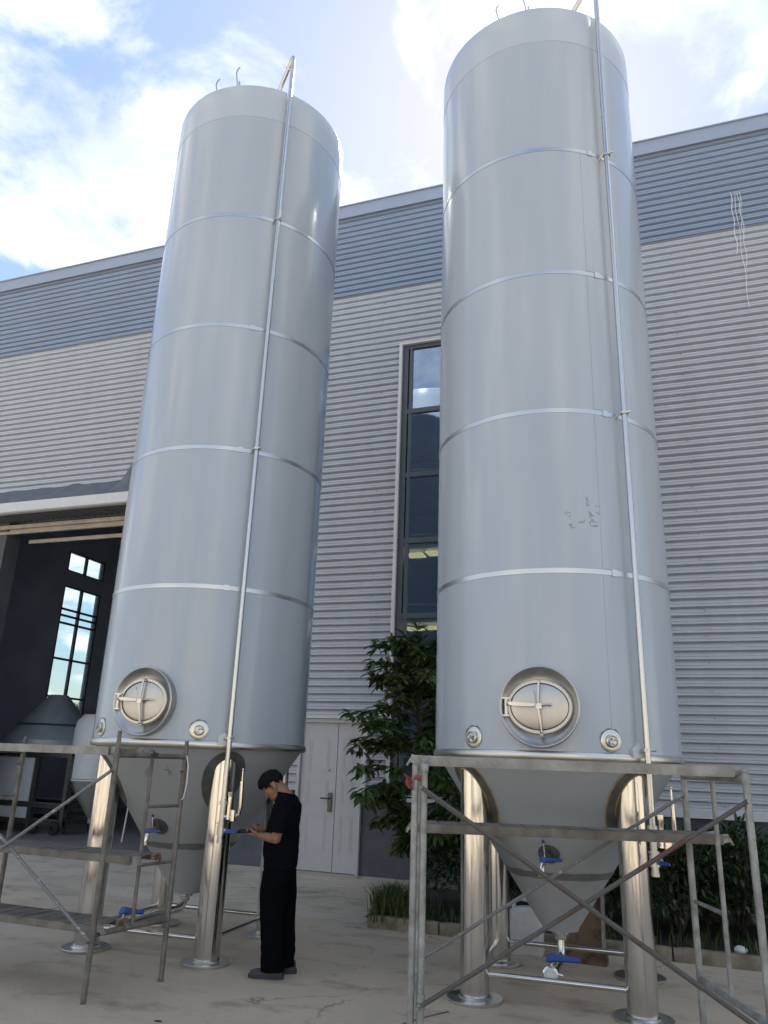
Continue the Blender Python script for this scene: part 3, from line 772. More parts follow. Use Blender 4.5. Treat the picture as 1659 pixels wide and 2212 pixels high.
for k in list(tank_l.keys()):
    if k.startswith('pad'): del tank_l[k]
for c_ in tank_r.children_recursive:
    if 'pipe' in c_: c_.rotation_euler = (R_(80), 0, R_(-58)); c_.location += Vector((-.02, -.03, 0))
# right tank only: yellow edges, handwriting, sheet overlap
rlegs = [c for c in tank_r.children if c.name.startswith('leg') and not c.name.startswith('leg_brace')]
for L, a in zip(rlegs, (48, 138, 228, 318)):
    zc = 1.49
    F = lambda u, v, h: (lambda z: pol(rcone(z)+h, a+math.degrees(u/rcone(zc)), z))(zc+v*.80)
    m = MB(); m.path([F(.193*math.cos(2*math.pi*k/48), .329*math.sin(2*math.pi*k/48), .004) for k in range(48)], .0055, 6, closed=True)
    # ring where the leg meets the pad
    pts = []
    for k in range(48):
        t = 2*math.pi*k/48; p = pol(.87, a, 0)+Vector((.116*math.cos(t), .116*math.sin(t), 0)); z = .45+(p.length-.15-.014)/kc; pts.append(Vector((p.x, p.y, min(z, 1.76))))
    m.path(pts, .006, 6, closed=True)
    m.build('painted_edge', 'yellow', L)
STROKES = [[[-73.47,3.6387],[-71.9,3.6279]],[[-72.85,3.6554],[-72.39,3.6326]],[[-71.66,3.6609],[-71.9,3.6279]],[[-72.46,3.603],[-72.42,3.6178],[-70.41,3.6189]],[[-72.43,3.6935],[-72.37,3.6836]],[[-73.89,3.7177],[-72.38,3.715],[-72.62,3.7231]],[[-74.92,3.7407],[-74.02,3.7342],[-74.06,3.7525],[-72.14,3.7482]],[[-68.79,3.6628],[-67.18,3.6551]],[[-68.42,3.6753],[-66.64,3.6682],[-66.05,3.6629]],[[-66.06,3.6919],[-66.3,3.6652]],[[-63.66,3.6454],[-61.83,3.6348],[-60.03,3.6393],[-60.72,3.6497],[-61.99,3.6444]],[[-63.85,3.6714],[-63.36,3.6573],[-62.94,3.6826],[-60.03,3.6706]],[[-62.72,3.6994],[-61.58,3.6929],[-62.57,3.6881],[-62.72,3.6994]],[[-63.89,3.7209],[-63.21,3.7136],[-62.76,3.7159]],[[-64.39,3.7651],[-63.27,3.7583],[-63.67,3.7378],[-62.47,3.7263],[-61.76,3.7257],[-62.26,3.7365],[-63.29,3.7483],[-62.65,3.7559]],[[-65.12,3.8896],[-64.63,3.8734],[-64.77,3.8565]],[[-64.24,3.8908],[-64.03,3.8675],[-63.84,3.8409]],[[-64.63,3.8432],[-64.76,3.8263],[-64.36,3.8118]],[[-63.87,3.8309],[-63.56,3.8146]],[[-60.21,3.7648],[-59.16,3.7483],[-56.57,3.7484]],[[-59.28,3.7714],[-59.3,3.7647]],[[-60.41,3.8195],[-57.47,3.8184]]]
m = MB()
for s in STROKES: m.path([pol(RT+.0015, a, z) for a, z in s], .0017, 4)
m.build('handwriting', 'ink', tank_r)
CST = [[[-87.52,1.585],[-88.06,1.5559],[-90.45,1.5523]],[[-90.71,1.5322],[-89.09,1.5398],[-86.94,1.5411],[-89.05,1.5243],[-90.13,1.5081],[-87.71,1.5007]],[[-77.35,1.574],[-74.96,1.5657],[-73.37,1.5533]],[[-75.18,1.5987],[-74.75,1.5746]],[[-72.89,1.5558],[-74.78,1.5481],[-75.24,1.5278]],[[-73.54,1.5487],[-73.21,1.5267]]]
m = MB()
for s in CST: m.path([pol(rcone(z)+.0015, a, z) for a, z in s], .0028, 4)
m.build('handwriting', 'ink', tank_l)
for z0, z1 in ((1.84, 3.22), (3.28, 4.66), (4.72, 6.085), (6.145, 7.51)):
    m = MB(); m.lathe([(RT+.0035, z0), (RT+.0035, z1)], 6, None, (R_(-58.6), R_(-54.8)))
    m.lathe([(RT-.002, z0), (RT+.0035, z0)], 6, None, (R_(-58.6), R_(-54.8))); m.lathe([(RT-.002, z1), (RT+.0035, z1)], 6, None, (R_(-58.6), R_(-54.8)))
    for a in (-58.6, -54.8):
        m.add([pol(RT-.002, a, z0), pol(RT+.0035, a, z0), pol(RT+.0035, a, z1), pol(RT-.002, a, z1)], [(0, 1, 2, 3)])
    m.build('seam_strip', 'tank', tank_r)
# outlet pipes under the cones
def outlet(T, L, h, lab):
    m = MB(); m.lathe([(.03, .45), (.075, .425), (.075, .405), (.04, .40), (.04, .36)], 24)
    m.path([(0, 0, .42), (0, 0, h+.09), (0, -.02, h+.035), (0, -.07, h+.005), (0, -.12, h), (0, -L+.02, h)], .034, 14)
    m.lathe([(.034, -.01), (.048, -.01), (.048, .01), (.034, .01)], 20, Matrix.Translation((0, 0, .39)))
    O_ = m.build('outlet_pipe', 'steel', T)
    rot = Matrix.Translation((-.01, -L, h)) @ Euler((R_(90), 0, 0)).to_matrix().to_4x4()
    m = MB(); m.lathe([(.001, -.10), (.045, -.10), (.045, -.08), (.058, -.06), (.058, -.01), (.062, 0), (.062, .02), (.050, .026)], 28, rot); m.path([(-.01, -L+.06, h+.03), (-.01, -L+.06, h+.09)], .014, 8)
    m.path([(.03, -L+.05, h), (.075, -L+.05, h-.01)], .012, 8); m.build('outlet_valve', 'steel', O_)
    m = MB(); m.lathe([(.050, .018), (.050, .034), (.040, .038), (.034, .030), (.001, .030)], 28, rot); m.build('end_cap', 'white_plastic', O_)
    m = MB(); lever(m, .24, .055, .014); m.v = [tuple(Matrix.Translation((-.03, -L+.055, h+.10)) @ Euler((R_(55), 0, R_(-2))).to_matrix().to_4x4() @ Vector(p)) for p in m.v]; m.build('lever', 'blue', O_, False)
outlet(tank_r, .56, .215, '')
outlet(tank_l, .98, .30, '')
m = MB(); b_ = frame(-176, 1.85); m.box((0, 0, .03), (.06, .07, .06)); apply(m, b_); m.build('bracket', 'white_plastic', tank_l, False)

# ------------------------------------------------------------------ scaffolds
def scaffold(name, label, P, zmid, rungs, group='scaffolds in front of the tanks', mt='old_tube', tips=True, br='brace'):
    """P: front/rear posts of the first frame and of the second frame"""
    o = Vector((*P[0], 0)); T = empty(name, o, 0, label, 'scaffold', group)
    Q = [Vector((*p, 0))-o for p in P]
    Z = Vector((0, 0, 1))
    for i, q in enumerate(Q):
        m = MB(); m.path([q, q+Z*1.0, q+Z*1.735], .0215, 12)
        m.lathe([(.0215, .385), (.028, .385), (.028, .41), (.0215, .41)], 12, Matrix.Translation(q))
        if tips: m.path([q+Z*1.735, q+Z*1.80], .018, 10); m.path([q+Z*1.78, q+Z*(1.87 if i % 2 == 0 else 1.82)], .0165, 10)
        else: m.sphere(q+Z*1.735, .024)
        m.path([q+Vector((0, -.02, 1.57)), q+Vector((0, -.055, 1.57))], .008, 6); m.path([q+Vector((0, -.02, .395)), q+Vector((0, -.055, .395))], .008, 6)
        m.build('post', mt, T)
    for a, b in ((0, 1), (2, 3)):
        qa, qb = Q[a], Q[b]; mid = (qa+qb)/2
        for z, r_ in ((1.69, .0215), (.44, .0215)):
            m = MB(); m.path([qa+Z*z, qb+Z*z], r_, 12); m.lathe([(.0215, -.02), (.027, -.02), (.027, .02), (.0215, .02)], 12, Matrix.Translation(qa+Z*z)); m.build('cross_bar', mt, T)
        m = MB(); m.path([mid+Z*.44, mid+Z*1.69], .0155, 10); m.build('ladder_rail', mt, T)
        for z in rungs:
            m = MB(); m.path([mid+Z*z, qb+Z*z], .0135, 8); m.build('rung', mt, T)
    for fr_, (a, c) in enumerate(((0, 2), (1, 3))):
        if fr_ and not tips is False: continue
        off = Vector((0, -.045 if fr_ == 0 else -.045, 0))
        for z0, z1, dd_ in ((1.57, .395, 0), (.395, 1.57, .03)):
            m = MB(); p, q = Q[a]+Z*z0+off+Vector((0, dd_, 0)), Q[c]+Z*z1+off+Vector((0, dd_, 0))
            k = 10; pts = [p.lerp(q, i/k)+Vector((0, 0, .006*mnoise.noise(Vector((i*.7, z0, 3))))) for i in range(k+1)]
            m.path(pts, .0135 if fr_ == 0 else .0125, 8); m.build('brace', br if fr_ == 0 else 'brace', T)
    return T, o
LA, LB = (-4.043, 5.186), (-3.902, 5.915)
LA2, LB2 = (-5.86, 5.20), (-5.70, 5.952)
scL, oL = scaffold('scaffold', 'dark old tube scaffold frame on the left in front of the left tank', [LA, LB, LA2, LB2], .9, (1.30, .87))
RF, RH, REr, REf = (.094, 6.046), (.42, 5.17), (-1.755, 5.67), (-1.43, 4.80)
scR, oR = scaffold('scaffold', 'pale galvanised scaffold frame on the right with a rusty crossing brace', [REf, REr, RH, RF], 1.3, (.90,), mt='galv', tips=False, br='brace_rust')
Z_ = Vector((0, 0, 1))
# twin tube and mid hook of the near right scaffold frame
m = MB(); 
e0 = Vector((*REf, 0))-oR; 
m.path([e0+Vector((-.055, -.01, 0)), e0+Vector((-.055, -.01, 1.70))], .0215, 12); m.build('post', 'galv', scR)
m = MB(); m.path([e0+Z_*1.655, e0+Z_*1.742], .0235, 12); m.build('tape', 'green_tape', scR, False)
def plank(p, q, w, th, z, label, mtr='plank', hooks=True, side=1):
    p, q = Vector((*p, 0)), Vector((*q, 0)); c = (p+q)/2; T = empty('scaffold_plank', c+Vector((0, 0, z)), 0, label, 'plank', 'steel planks laid on the scaffolds')
    d = (q-p).normalized(); s = Vector((-d.y, d.x, 0)); L = (q-p).length
    m = MB()
    # C shaped tray: deck plus two turned-down flanges, slightly bowed
    for a in (0, 1):
        e = s*(w/2)*(1 if a else -1)
        m.bar(-d*L/2+e, d*L/2+e, .004, th, (0, 0, 1))
        m.bar(-d*L/2+e*.97-Vector((0, 0, th/2-.003)), d*L/2+e*.97-Vector((0, 0, th/2-.003)), .02, .004, (0, 0, 1))
    n = 14
    for i in range(n):
        a, b = -L/2+L*(i+.06)/n, -L/2+L*(i+.94)/n
        m.bar(d*a+Vector((0, 0, th/2)), d*b+Vector((0, 0, th/2)), w-.006, .004)
    m.bar(-d*(L/2)+Vector((0, 0, th/2-.004)), d*(L/2)+Vector((0, 0, th/2-.004)), w*.5, .004)
    m.build('deck', mtr, T, False)
    for sg in (-1, 1):
        for a in (-1, 1):
            e = d*sg*L/2+s*a*(w/2-.04)
            m = MB(); m.bar(e-d*sg*.02, e+d*sg*.05+Vector((0, 0, .012)), .035, .05); m.bar(e+d*sg*.045+Vector((0, 0, .02)), e+d*sg*.075+Vector((0, 0, -.03)), .035, .012, d); m.build('hook', 'galv_rust', T, False)
    return T
def lerp2(a, b, t): return (a[0]+(b[0]-a[0])*t, a[1]+(b[1]-a[1])*t)
plank(lerp2(REf, REr, .30), lerp2(RH, RF, .30), .46, .060, 1.728, 'top grey steel plank spanning the right scaffold')
plank(lerp2(REf, REr, .62), (RF[0]+.16, RF[1]-.10), .30, .055, 1.305, 'middle stained steel plank across the right scaffold below its top plank', 'plank_old')
plank(lerp2(LA2, LB2, .30), (LA[0]-.09, LA[1]+.22), .42, .060, 1.715, 'top grey steel plank spanning the left scaffold')
plank(lerp2(LA2, LB2, .55), lerp2(LA, LB, .55), .34, .055, .915, 'middle weathered plank of the left scaffold at knee height', 'plank_old')
plank((LA2[0], LA2[1]+.16), (LA[0], LA[1]+.16), .34, .05, .470, 'lowest weathered plank of the left scaffold near the ground', 'plank_old')
m = MB(); b_ = Vector((*LB, 0))-oL; m.path([b_+Vector((.02, -.01, 1.70)), b_+Vector((.045, -.01, 1.62)), b_+Vector((.05, -.01, 1.48)), b_+Vector((.03, -.01, 1.36)), b_+Vector((-.01, -.01, 1.32))], .0045, 6); m.build('hose', 'white_rope', scL)
m = MB(); a_ = (Vector((*LA, 0))+Vector((*LB, 0)))/2-oL; m.sphere(a_+Vector((-.005, -.02, 1.71)), .035, .045, .03); m.box(a_+Vector((0, 0, 1.70)), (.07, .05, .03)); m.build('coupler', 'dark_steel', scL)
for loc, sz, rz, nm, lab in (((-5.15, 10.05, .075), (.13, .018, .012), .4, 'stick', 'short dark stick lying on the ramp behind the man'), ((-.35, 8.05, .008), (.16, .07, .012), -.3, 'rag', 'dark flat rag on the concrete under the right tank'), ((-3.35, 5.1, .004), (.06, .015, .006), .2, 'twig', 'tiny dark twig on the concrete in front of the left scaffold foot')):
    m = MB(); rr_ = random.Random(len(lab)); k = 12
    ol = [Vector((sz[0]*.5*math.cos(2*math.pi*i/k)*rr_.uniform(.8, 1.1), sz[1]*.5*math.sin(2*math.pi*i/k)*rr_.uniform(.7, 1.2), 0)) for i in range(k)]
    m.loft([ol, [p*.95+Vector((0, 0, sz[2]*.6)) for p in ol], [p*.6+Vector((0, 0, sz[2])) for p in ol]]); o = m.build(nm, 'rubber'); o.location = loc; o.rotation_euler = (0, 0, rz); tag(o, lab, 'debris')
m = MB(); m.sphere((0, 0, 0), .06, .045, .04, 12, 8); o = m.build('pebble', 'white_plastic'); o.location = (.52, 8.85, .13); tag(o, 'white rounded stone on the bed just behind the kerb at the right', 'stone')
# rag knotted on the right scaffold
m = MB(); vs = []; fs = []
rc = Vector((*REf, 1.60))+Vector((-.075, -.03, 0))
for i in range(9):
    for k in range(9):
        u, v = i/8-.5, k/8-.5
        vs.append(rc+Vector((-.004+.05*u+.006*math.sin(v*9), -.03+.014*math.sin(u*8+v*5), .075*v-.012*u+.006*math.sin(u*11))))
fs = [(i*9+k, (i+1)*9+k, (i+1)*9+k+1, i*9+k+1) for i in range(8) for k in range(8)]
m.add(vs, fs); m.path([rc+Vector((.02, 0, .03)), rc+Vector((.06, .03, .02))], .015, 8)
o = m.build('rag', 'red_cloth'); tag(o, 'faded red rag knotted on the left post of the right scaffold', 'rag')
# wire lying on the ground
m = MB(); pts = []
for i in range(30):
    t = i/29; a = Vector((-2.35, 4.5, .006)); b = Vector((-1.62, 6.2, .006)); p = a.lerp(b, t); p.x += .05*math.sin(t*6); pts.append(p)
m.path(pts, .004, 5); tag(m.build('wire', 'wire'), 'thin wire trailing over the concrete past the left foot of the right scaffold', 'wire')

# ------------------------------------------------------------------ things by the right tank
can = empty('jerry_can', (-1.42, 8.33, 0), R_(12), 'white plastic jerry can with a broad handle standing behind the right tank', 'can')
m = MB()
def rrect(w, d, r, z, n=6):
    out = []
    for cx, cy, a0 in ((w/2-r, d/2-r, 0), (-w/2+r, d/2-r, 90), (-w/2+r, -d/2+r, 180), (w/2-r, -d/2+r, 270)):
        for k in range(n): t = R_(a0+90*k/(n-1)); out.append(Vector((cx+r*math.cos(t), cy+r*math.sin(t), z)))
    return out
m.loft([rrect(.30, .22, .03, 0), rrect(.33, .24, .05, .02), rrect(.33, .24, .05, .30), rrect(.31, .22, .05, .36), rrect(.22, .16, .05, .40), rrect(.10, .09, .04, .41)]); m.build('body', 'white_plastic', can)
m = MB(); m.path([(-.12, 0, .38), (-.11, 0, .45), (-.05, 0, .475), (.03, 0, .46), (.07, 0, .40)], [.02, .021, .02, .02, .02], 10); m.build('handle', 'white_plastic', can)
m = MB(); m.lathe([(.001, .47), (.03, .47), (.032, .44), (.032, .40)], 20, Matrix.Translation((.115, 0, -.02))); m.build('cap', 'white_plastic', can)
m = MB(); m.loft([[Vector((x*.105, -.1215-.001*k, .17+y*.085)) for x, y in ((-1, -1), (1, -1), (1, 1), (-1, 1))] for k in (0, 1)]); m.build('label_patch', 'light_panel', can, False)
bd = empty('board', (-.86, 8.33, 0), R_(-4), 'brown stained board on edge leaning behind the right tank cone', 'board')
m = MB(); m.box((0, 0, .33), (.30, .035, .60), Euler((R_(-6), 0, R_(2))).to_matrix()); m.build('panel', 'brown_board', bd, False)
m = MB(); m.box((.17, .0, .33), (.03, .05, .66), Euler((R_(-6), 0, 0)).to_matrix()); m.build('edge_batten', 'galv', bd, False)
m = MB(); m.box((.0, -.10, .05), (.42, .14, .10)); m.build('foot_block', 'brown_board', bd, False)

# ------------------------------------------------------------------ inside the hall
hz = .125
tc1 = empty('tank_cone', (-12.30, 13.6, hz+1.55), 0, 'dark upside-down tank cone on a steel trolley inside the open hall', 'tank part')
m = MB(); m.lathe([(.98, 0), (.985, .20), (.20, 1.12), (.18, 1.14), (.001, 1.15)], 64); m.build('cone_shell', M['hall_cone'] if 'hall_cone' in M else mat('unpainted_cone', (.30, .35, .38), .45, .3, var=.2, vscale=3), tc1)
m = MB(); m.lathe([(.74, .49), (.752, .49), (.722, .53), (.70, .53)], 64); m.build('weld_ring', 'dark_steel', tc1)
tr = empty('trolley', (-11.92, 13.45, hz), 0, 'steel frame trolley with pale panels on wheels under the dark cone in the hall', 'trolley')
m = MB()
for x in (-1.15, -.05, .75):
    for y in (-.5, .6): m.box((x, y, .78), (.09, .09, 1.42))
for z in (.22, .52, 1.47):
    for y in (-.5, .6): m.box((-.2, y, z), (1.99, .08, .09))
    for x in (-1.15, .75): m.box((x, .05, z), (.08, 1.0, .088))
m.build('frame', 'dark_steel', tr, False)
for x0, x1, z0, z1 in ((-1.08, -.12, .58, 1.40), (-1.08, -.12, .27, .47), (-2.1, -1.24, .58, 1.40)):
    m = MB(); m.box(((x0+x1)/2, -.53, (z0+z1)/2), (x1-x0, .03, z1-z0)); m.build('side_panel', 'light_panel', tr, False)
for x in (-.85, .15, .65):
    m = MB(); m.lathe([(.03, -.03), (.12, -.03), (.13, 0), (.12, .03), (.03, .03)], 24, Matrix.Translation((x, -.60, .13)) @ Euler((R_(90), 0, 0)).to_matrix().to_4x4()); m.build('wheel', 'rubber', tr)
st = empty('small_tank', (-10.95, 13.5, hz), 0, 'small grey conical tank on legs inside the hall behind the left tank leg', 'tank')
m = MB(); m.lathe([(.001, 2.3), (.4, 2.28), (.52, 2.15), (.55, 2.0), (.55, 1.04), (.53, 1.03)], 48); m.build('shell', M['light_panel'], st)
m = MB(); m.lathe([(.553, 1.0), (.556, 1.0), (.556, 1.03), (.553, 1.03)], 48); m.build('band', 'white_plastic', st)
m = MB(); m.lathe([(.54, 1.0), (.08, .32), (.05, .30), (.05, .2)], 48); m.build('cone', 'cone', st)
for a in (45, 135, 225, 315):
    m = MB(); c = pol(.46, a, 0); m.path([c, c+Vector((0, 0, .95))], .03, 10); m.build('leg', 'dark_steel', st)
m = MB(); m.path([(0, 0, 0), (.0, .12, 1.15)], .016, 8); o = m.build('pole', 'white_plastic'); o.location = (-9.55, 12.72, hz); tag(o, 'thin white pole leaning just inside the hall beside the left tank cone', 'pole')

# ------------------------------------------------------------------ plants
def leaf_quad(mb, p, d, up, L, w, droop=.25):
    d = d.normalized(); s = d.cross(up)
    if s.length < .05: s = d.cross(Vector((1, 0, 0)))
    s.normalize(); n = s.cross(d)
    a = p+d*L*.12; b = p+d*L*.45-n*L*droop*.15; c = p+d*L*.78-n*L*droop*.5; e = p+d*L-n*L*droop
    f = .30
    mb.add([p, a+s*w*.30+n*w*f*.3, b+s*w*.5+n*w*f*.5, c+s*w*.32+n*w*f*.3, e, c-s*w*.32+n*w*f*.3, b-s*w*.5+n*w*f*.5, a-s*w*.30+n*w*f*.3, b, c],
           [(0, 1, 2, 8), (8, 2, 3, 9), (9, 3, 4), (0, 8, 6, 7), (8, 9, 5, 6), (9, 4, 5)])
def rvec(r): 
    while True:
        v = Vector((r.uniform(-1, 1), r.uniform(-1, 1), r.uniform(-1, 1)))
        if .05 < v.length < 1: return v.normalized()
tree = empty('tree', (-2.95, 9.75, .06), 0, 'young leafy tree with drooping glossy leaves between the two tanks', 'tree')
tr_r = random.Random(11)
trunk = MB(); tp = [Vector((.04*math.sin(z*2.1), .03*math.cos(z*1.7), z)) for z in [i*.28 for i in range(12)]]
trunk.path(tp, [.055-.0042*i for i in range(12)], 10)
spots = []
for i in range(64):
    z = .62+2.48*((i+.5)/64)**.9; a = i*2.4+tr_r.uniform(-.5, .5)
    Lb = (.34+.56*math.sin(math.pi*min(1, max(0, (z-.45)/2.9))))*tr_r.uniform(.6, 1.15)
    base = Vector((.04*math.sin(z*2.1), .03*math.cos(z*1.7), z)); dr = Vector((math.cos(a), math.sin(a), tr_r.uniform(.15, .8)))
    pts = [base]; 
    for k in range(1, 6):
        t = k/5; pts.append(base+dr*Lb*t+Vector((0, 0, -.16*t*t*Lb*2+tr_r.uniform(-.03, .03))))
    trunk.path(pts, [.013, .011, .009, .007, .005, .004], 5)
    for k in (2, 3, 4, 5): spots.append((pts[k], (pts[k]-pts[k-1]).normalized(), k == 5))
for i in range(7):   # leading shoots
    a = i*2.4; b0 = Vector((.1*math.cos(a), .1*math.sin(a), 2.7)); e = b0+Vector((.32*math.cos(a), .32*math.sin(a), tr_r.uniform(.35, .75)))
    trunk.path([b0, b0.lerp(e, .5)+Vector((.02, 0, .04)), e], [.009, .007, .004], 5)
    for t in (.35, .6, .8, 1): spots.append((b0.lerp(e, t), (e-b0).normalized(), t == 1))
trunk.build('trunk', 'bark', tree)
big_l = []; fol = MB(); yng = MB()
lv = MB(); leaf_quad(lv, Vector((0, 0, 0)), Vector((1, 0, 0)), Vector((0, 0, 1)), .15, .055, .22); leaf_me = lv.mesh('leaf'); leaf_me.materials.append(M['leaf'])
singles = 0
for p, d, tip in spots:
    for k in range(19 if not tip else 17):
        o_ = rvec(tr_r); o_.z = abs(o_.z)*.3-.35; dd = (d*.45+o_).normalized()
        L = tr_r.uniform(.12, .20); q = p+rvec(tr_r)*tr_r.uniform(0, .09)
        up = Vector((tr_r.uniform(-.5, .5), tr_r.uniform(-.5, .5), 1))
        if tip and p.z > 1.6 and tr_r.random() < .35:
            leaf_quad(yng, q, (dd+Vector((0, 0, .7))).normalized(), up, L*.75, L*.24, .15)
        elif singles < 280 and q.y < .1 and tr_r.random() < .42:
            x = dd.normalized(); yv = up.cross(x).normalized(); zv = x.cross(yv); s = L/.15
            lo_ = bpy.data.objects.new('leaf', leaf_me); COL.objects.link(lo_); lo_.parent = tree
            lo_.matrix_local = Matrix(((x.x*s, yv.x*s, zv.x*s, q.x), (x.y*s, yv.y*s, zv.y*s, q.y), (x.z*s, yv.z*s, zv.z*s, q.z), (0, 0, 0, 1))); singles += 1
        else: leaf_quad(fol, q, dd, up, L, L*.36, tr_r.uniform(.1, .4))
o = fol.build('crown', 'leaf', tree); tag(o, kind='stuff')
o = yng.build('young_leaves', 'young_leaf', tree); tag(o, kind='stuff')

def shrub_mesh(seed, n, rx, ry, rz, L):
    r = random.Random(seed); lf = MB(); st_ = MB()
    for i in range(n):
        v = rvec(r); k = r.uniform(.25, 1)**.45; v.z = abs(v.z)*1.1-.15
        lump = 1+.28*mnoise.noise(v*2.3+Vector((seed, 0, 0)))
        p = Vector((v.x*rx*k*lump, v.y*ry*k*lump, max(.03, rz*.5+(v.z-.35)*rz*.62*k*lump)))
        d = (v+rvec(r)*.9).normalized(); leaf_quad(lf, p, d, Vector((0, 0, 1)), r.uniform(.7, 1.3)*L, L*.42, r.uniform(0, .4))
    for i in range(9):
        a = i*.7+seed; st_.path([(0, 0, 0), (rx*.3*math.cos(a), ry*.3*math.sin(a), rz*.4), (rx*.7*math.cos(a), ry*.7*math.sin(a), rz*.8)], [.016, .011, .005], 5)
    return lf.mesh('foliage'), st_.mesh('stems')
sv = [shrub_mesh(s, 2300, .62, .52, 1.1, .075) for s in (3, 8, 15)]
for f, s in sv: f.materials.append(M['shrub_leaf']); s.materials.append(M['bark'])
shr = [(-2.35, 9.75, 1.05, 'dark green shrub at the foot of the young tree'), (-1.55, 9.6, 1.0, 'dark shrub behind the back left leg of the right tank'), (-.75, 9.7, 1.08, 'dark shrub behind the cone of the right tank'),
       (.0, 9.6, 1.1, 'dense dark shrub behind the right leg of the right tank'), (.62, 9.95, 1.18, 'tall dark shrub under the window-free wall beside the right tank pipe'), (1.25, 9.55, .84, 'low shrub seen between the posts of the right scaffold'),
       (1.95, 9.75, .98, 'shrub at the right edge behind the right scaffold post'), (-1.15, 10.5, 1.1, 'shrub close to the wall behind the right tank'), (.3, 10.4, 1.0, 'shrub close to the wall at the right tank edge'), (2.7, 9.7, 1.0, 'shrub at the far right end of the bed')]
for i, (x, y, s, lab) in enumerate(shr):
    T = empty('shrub', (x, y, .06), i*1.3, lab, 'shrub', 'shrubs in the planting bed'); T.scale = (s, s, s)
    f, st_ = sv[i % 3]; link('foliage', f, None, T)['kind'] = 'stuff'; link('stems', st_, None, T)
gr = MB(); gr_r = random.Random(5)
for i in range(2600):
    t = gr_r.random()
    if i < 1300: x = -3.18+abs(gr_r.gauss(0, .22)); y = 9.0+gr_r.gauss(0, .16); h_ = gr_r.uniform(.10, .42)
    else: x = gr_r.uniform(-3.2, 4.5); y = gr_r.uniform(8.82, 9.6); h_ = gr_r.uniform(.05, .2)
    a = gr_r.uniform(0, 6.28); l_ = gr_r.uniform(.2, .7); b0 = Vector((x, y, .07)); dx = Vector((math.cos(a), math.sin(a), 0)); sx = Vector((-dx.y, dx.x, 0))*.006
    gr.add([b0-sx, b0+sx, b0+dx*h_*l_*.35+Vector((0, 0, h_*.65))+sx*.7, b0+dx*h_*l_*.35+Vector((0, 0, h_*.65))-sx*.7, b0+dx*h_*l_+Vector((0, 0, h_*.9))], [(0, 1, 2, 3), (3, 2, 4)])
tag(gr.build('grass', 'grass'), kind='stuff')
# trees outside the hall seen through its side windows
fm, fs_ = shrub_mesh(21, 5200, 2.1, 2.1, 3.6, .20); fm.materials.append(M['far_leaf']); fs_.materials.append(M['bark'])
for i, (x, y, s, lab) in enumerate(((-24, 25.5, 1.05, 'hazy green tree seen low through the hall window'), (-27, 31, 1.2, 'farther green tree behind the one seen through the hall window'))):
    T = empty('tree', (x, y, 0), i*2, lab, 'tree', 'trees beyond the hall'); T.scale = (s, s, s)
    link('crown', fm, None, T)['kind'] = 'stuff'; link('trunk', fs_, None, T)

# ------------------------------------------------------------------ the man
man = empty('person', (-3.168, 6.50, 0), math.atan2(-.28, -.96), 'man in black shirt and trousers looking down at the phone in his hands', 'person')
def remeshed(mb, name, voxel, sm=4, f=.5):
    me = mb.mesh(name, False); o = bpy.data.objects.new(name, me); COL.objects.link(o)
    r_ = o.modifiers.new('r', 'REMESH'); r_.mode = 'VOXEL'; r_.voxel_size = voxel; r_.use_smooth_shade = True
    s = o.modifiers.new('s', 'SMOOTH'); s.iterations = sm; s.factor = f
    dg = bpy.context.evaluated_depsgraph_get(); dg.update()
    nm = bpy.data.meshes.new_from_object(o.evaluated_get(dg)); bpy.data.objects.remove(o)
    nm.name = name; nm.polygons.foreach_set('use_smooth', [True]*len(nm.polygons)); nm.update(); return nm
def ering(cx, cy, z, a, b, n=28, tx=0, sq=2.0):
    out = []
    for k in range(n):
        t = 2*math.pi*k/n; c_, s_ = math.cos(t), math.sin(t)
        x = a*math.copysign(abs(c_)**(2/sq), c_); y = b*math.copysign(abs(s_)**(2/sq), s_)
        out.append(Vector((cx+x, cy+y, z+tx*x)))
    return out
TH = R_(44); fh = Vector((math.cos(TH), 0, -math.sin(TH))); uh = Vector((math.sin(TH), 0, math.cos(TH))); lh = Vector((0, 1, 0))
HC = Vector((.150, 0, 1.510))          # between the ears
def hp(f, l, u): return HC+fh*f+lh*l+uh*u
HR = Matrix((fh, lh, uh)).transposed()
B = MB()
# head
B.sphere(hp(.0, 0, .045), .096, .074, .080, 22, 14, HR); B.sphere(hp(-.025, 0, .03), .082, .072, .078, 18, 12, HR)
B.sphere(hp(.045, 0, -.02), .058, .062, .075, 18, 12, HR); B.sphere(hp(.045, 0, -.075), .050, .052, .036, 16, 10, HR); B.sphere(hp(.078, 0, -.092), .020, .024, .018, 12, 8, HR)
B.loft([[hp(.085, -.010, .03), hp(.085, .010, .03), hp(.098, .004, .03), hp(.098, -.004, .03)], [hp(.09, -.018, -.028), hp(.09, .018, -.028), hp(.119, .008, -.022), hp(.119, -.008, -.022)], [hp(.085, -.015, -.040), hp(.085, .015, -.040), hp(.104, .009, -.037), hp(.104, -.009, -.037)]])
B.sphere(hp(.088, 0, -.056), .014, .024, .007, 12, 8, HR); B.sphere(hp(.085, 0, -.068), .014, .022, .008, 12, 8, HR)
B.sphere(hp(.078, 0, .035), .020, .05, .010, 14, 8, HR)
for s in (-1, 1):
    B.sphere(hp(.055, s*.042, -.02), .030, .020, .024, 12, 8, HR)
    B.sphere(hp(-.012, s*.076, -.005), .022, .009, .033, 12, 8, HR); B.sphere(hp(-.002, s*.074, -.03), .010, .008, .014, 10, 6, HR)
